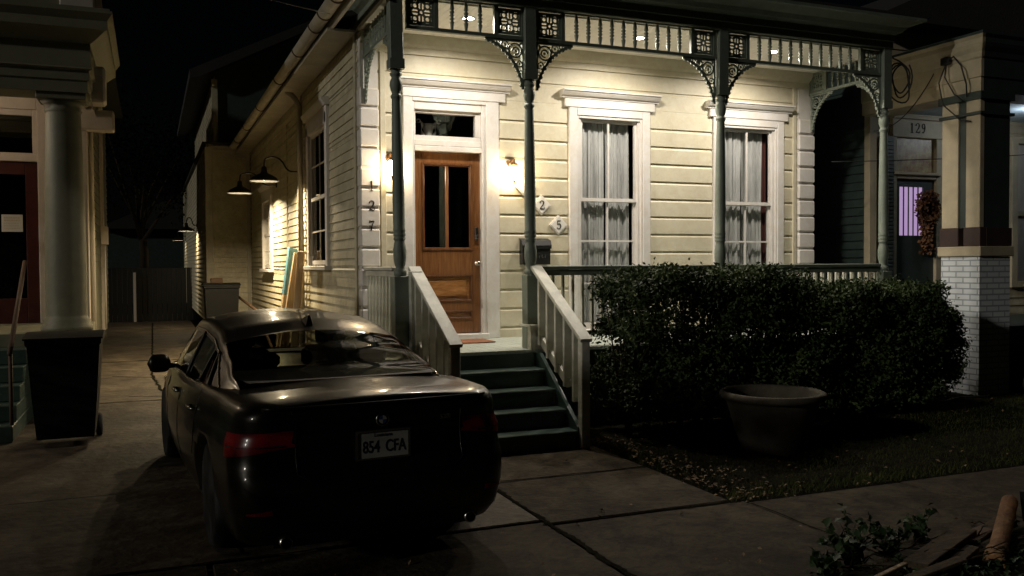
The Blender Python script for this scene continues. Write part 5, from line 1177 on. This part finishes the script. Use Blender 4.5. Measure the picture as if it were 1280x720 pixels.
rg = MB(); rg.lathe([(.025, .0062), (.0335, .0062)], seg=28, mtx=mt, caps=False); obj('badge_ring', rg, 'carblk', rd, True)
tm = text('model_badge', '528i', .042, 'chrome', None, Matrix.Translation((.40, rear_y(.4, .865) - .004, .868)) @ Matrix.Rotation(rad(3), 4, 'Z') @ RX, .002, .001); obj('model_badge', tm, 'chrome', car, True)
# mirrors, handles, antenna, lines
for s_ in (-1, 1):
    b = MB(); rows = []
    for k in range(9):
        u = k / 8; r_ = .075 * math.sqrt(max(0, 1 - (2 * u - 1) ** 4)) + .004; rows.append([(s_ * (.85 + .19 * u), 3.22 + r_ * .75 * math.cos(a) , .955 + r_ * math.sin(a)) for a in [q * PI / 7 for q in range(14)]])
    b.grid(rows if s_ > 0 else rows[::-1], True, True); b.tube([(s_ * .80, 3.25, .93), (s_ * .88, 3.22, .93)], .022, 8); obj('door_mirror', b, 'paint', car, True)
    for y in (1.62, 2.62):
        xx = side_x(y, .80); b = MB(); b.tube([(s_ * (xx - .01), y - .10, .80), (s_ * (xx + .028), y - .075, .803), (s_ * (xx + .03), y + .075, .803), (s_ * (xx - .01), y + .10, .80)], [.010, .013, .013, .010], 8); obj('door_handle', b, 'chrome', car, True)
    b = MB()
    for ya, z0, z1 in ((1.42, .50, .95), (2.44, .24, .92), (3.42, .26, .9)):
        b.tube([(s_ * (side_x(ya + (.1 * (1 - k / 8) ** 2 if ya < 2 else 0), z0 + (z1 - z0) * k / 8) + .0005), ya + (.1 * (1 - k / 8) ** 2 if ya < 2 else 0), z0 + (z1 - z0) * k / 8) for k in range(9)], .003, 4)
    b.tube([(s_ * (side_x(1.45 + 1.95 * k / 10, .24) + .0005), 1.45 + 1.95 * k / 10, .24) for k in range(11)], .003, 4); obj('door_seam', b, 'carblk', car, True)
zr = gh(1.88)[0]; b = MB(); b.add([(-.028, 1.78, zr - .03), (.028, 1.78, zr - .03), (.034, 1.98, zr - .0), (-.034, 1.98, zr - .0), (-.006, 1.79, zr + .055), (.006, 1.79, zr + .055), (.004, 1.85, zr + .05), (-.004, 1.85, zr + .05)], [(0, 3, 2, 1), (4, 5, 6, 7), (0, 1, 5, 4), (1, 2, 6, 5), (2, 3, 7, 6), (3, 0, 4, 7)]); obj('roof_antenna', b, 'carblk', car, True)
for s_ in (-1, 1): b = MB(); b.bbox(s_ * .66 - .12, s_ * .66 + .12, 4.55, 4.72, .60, .70, .03); obj('headlight', b, 'lensc', car, True)

# ------------------------------------------------------------------ render settings
vs = sc.view_settings; vs.view_transform = 'Standard'; vs.look = 'None'; vs.exposure = 0; vs.gamma = 1; vs.use_curve_mapping = False
cy = sc.cycles; cy.use_denoising = True; cy.max_bounces = 6; cy.diffuse_bounces = 4; cy.glossy_bounces = 4; cy.transparent_max_bounces = 12; cy.transmission_bounces = 4; cy.sample_clamp_indirect = 3; cy.caustics_reflective = False; cy.caustics_refractive = False
try: cy.denoiser = 'OPENIMAGEDENOISE'
except Exception: pass
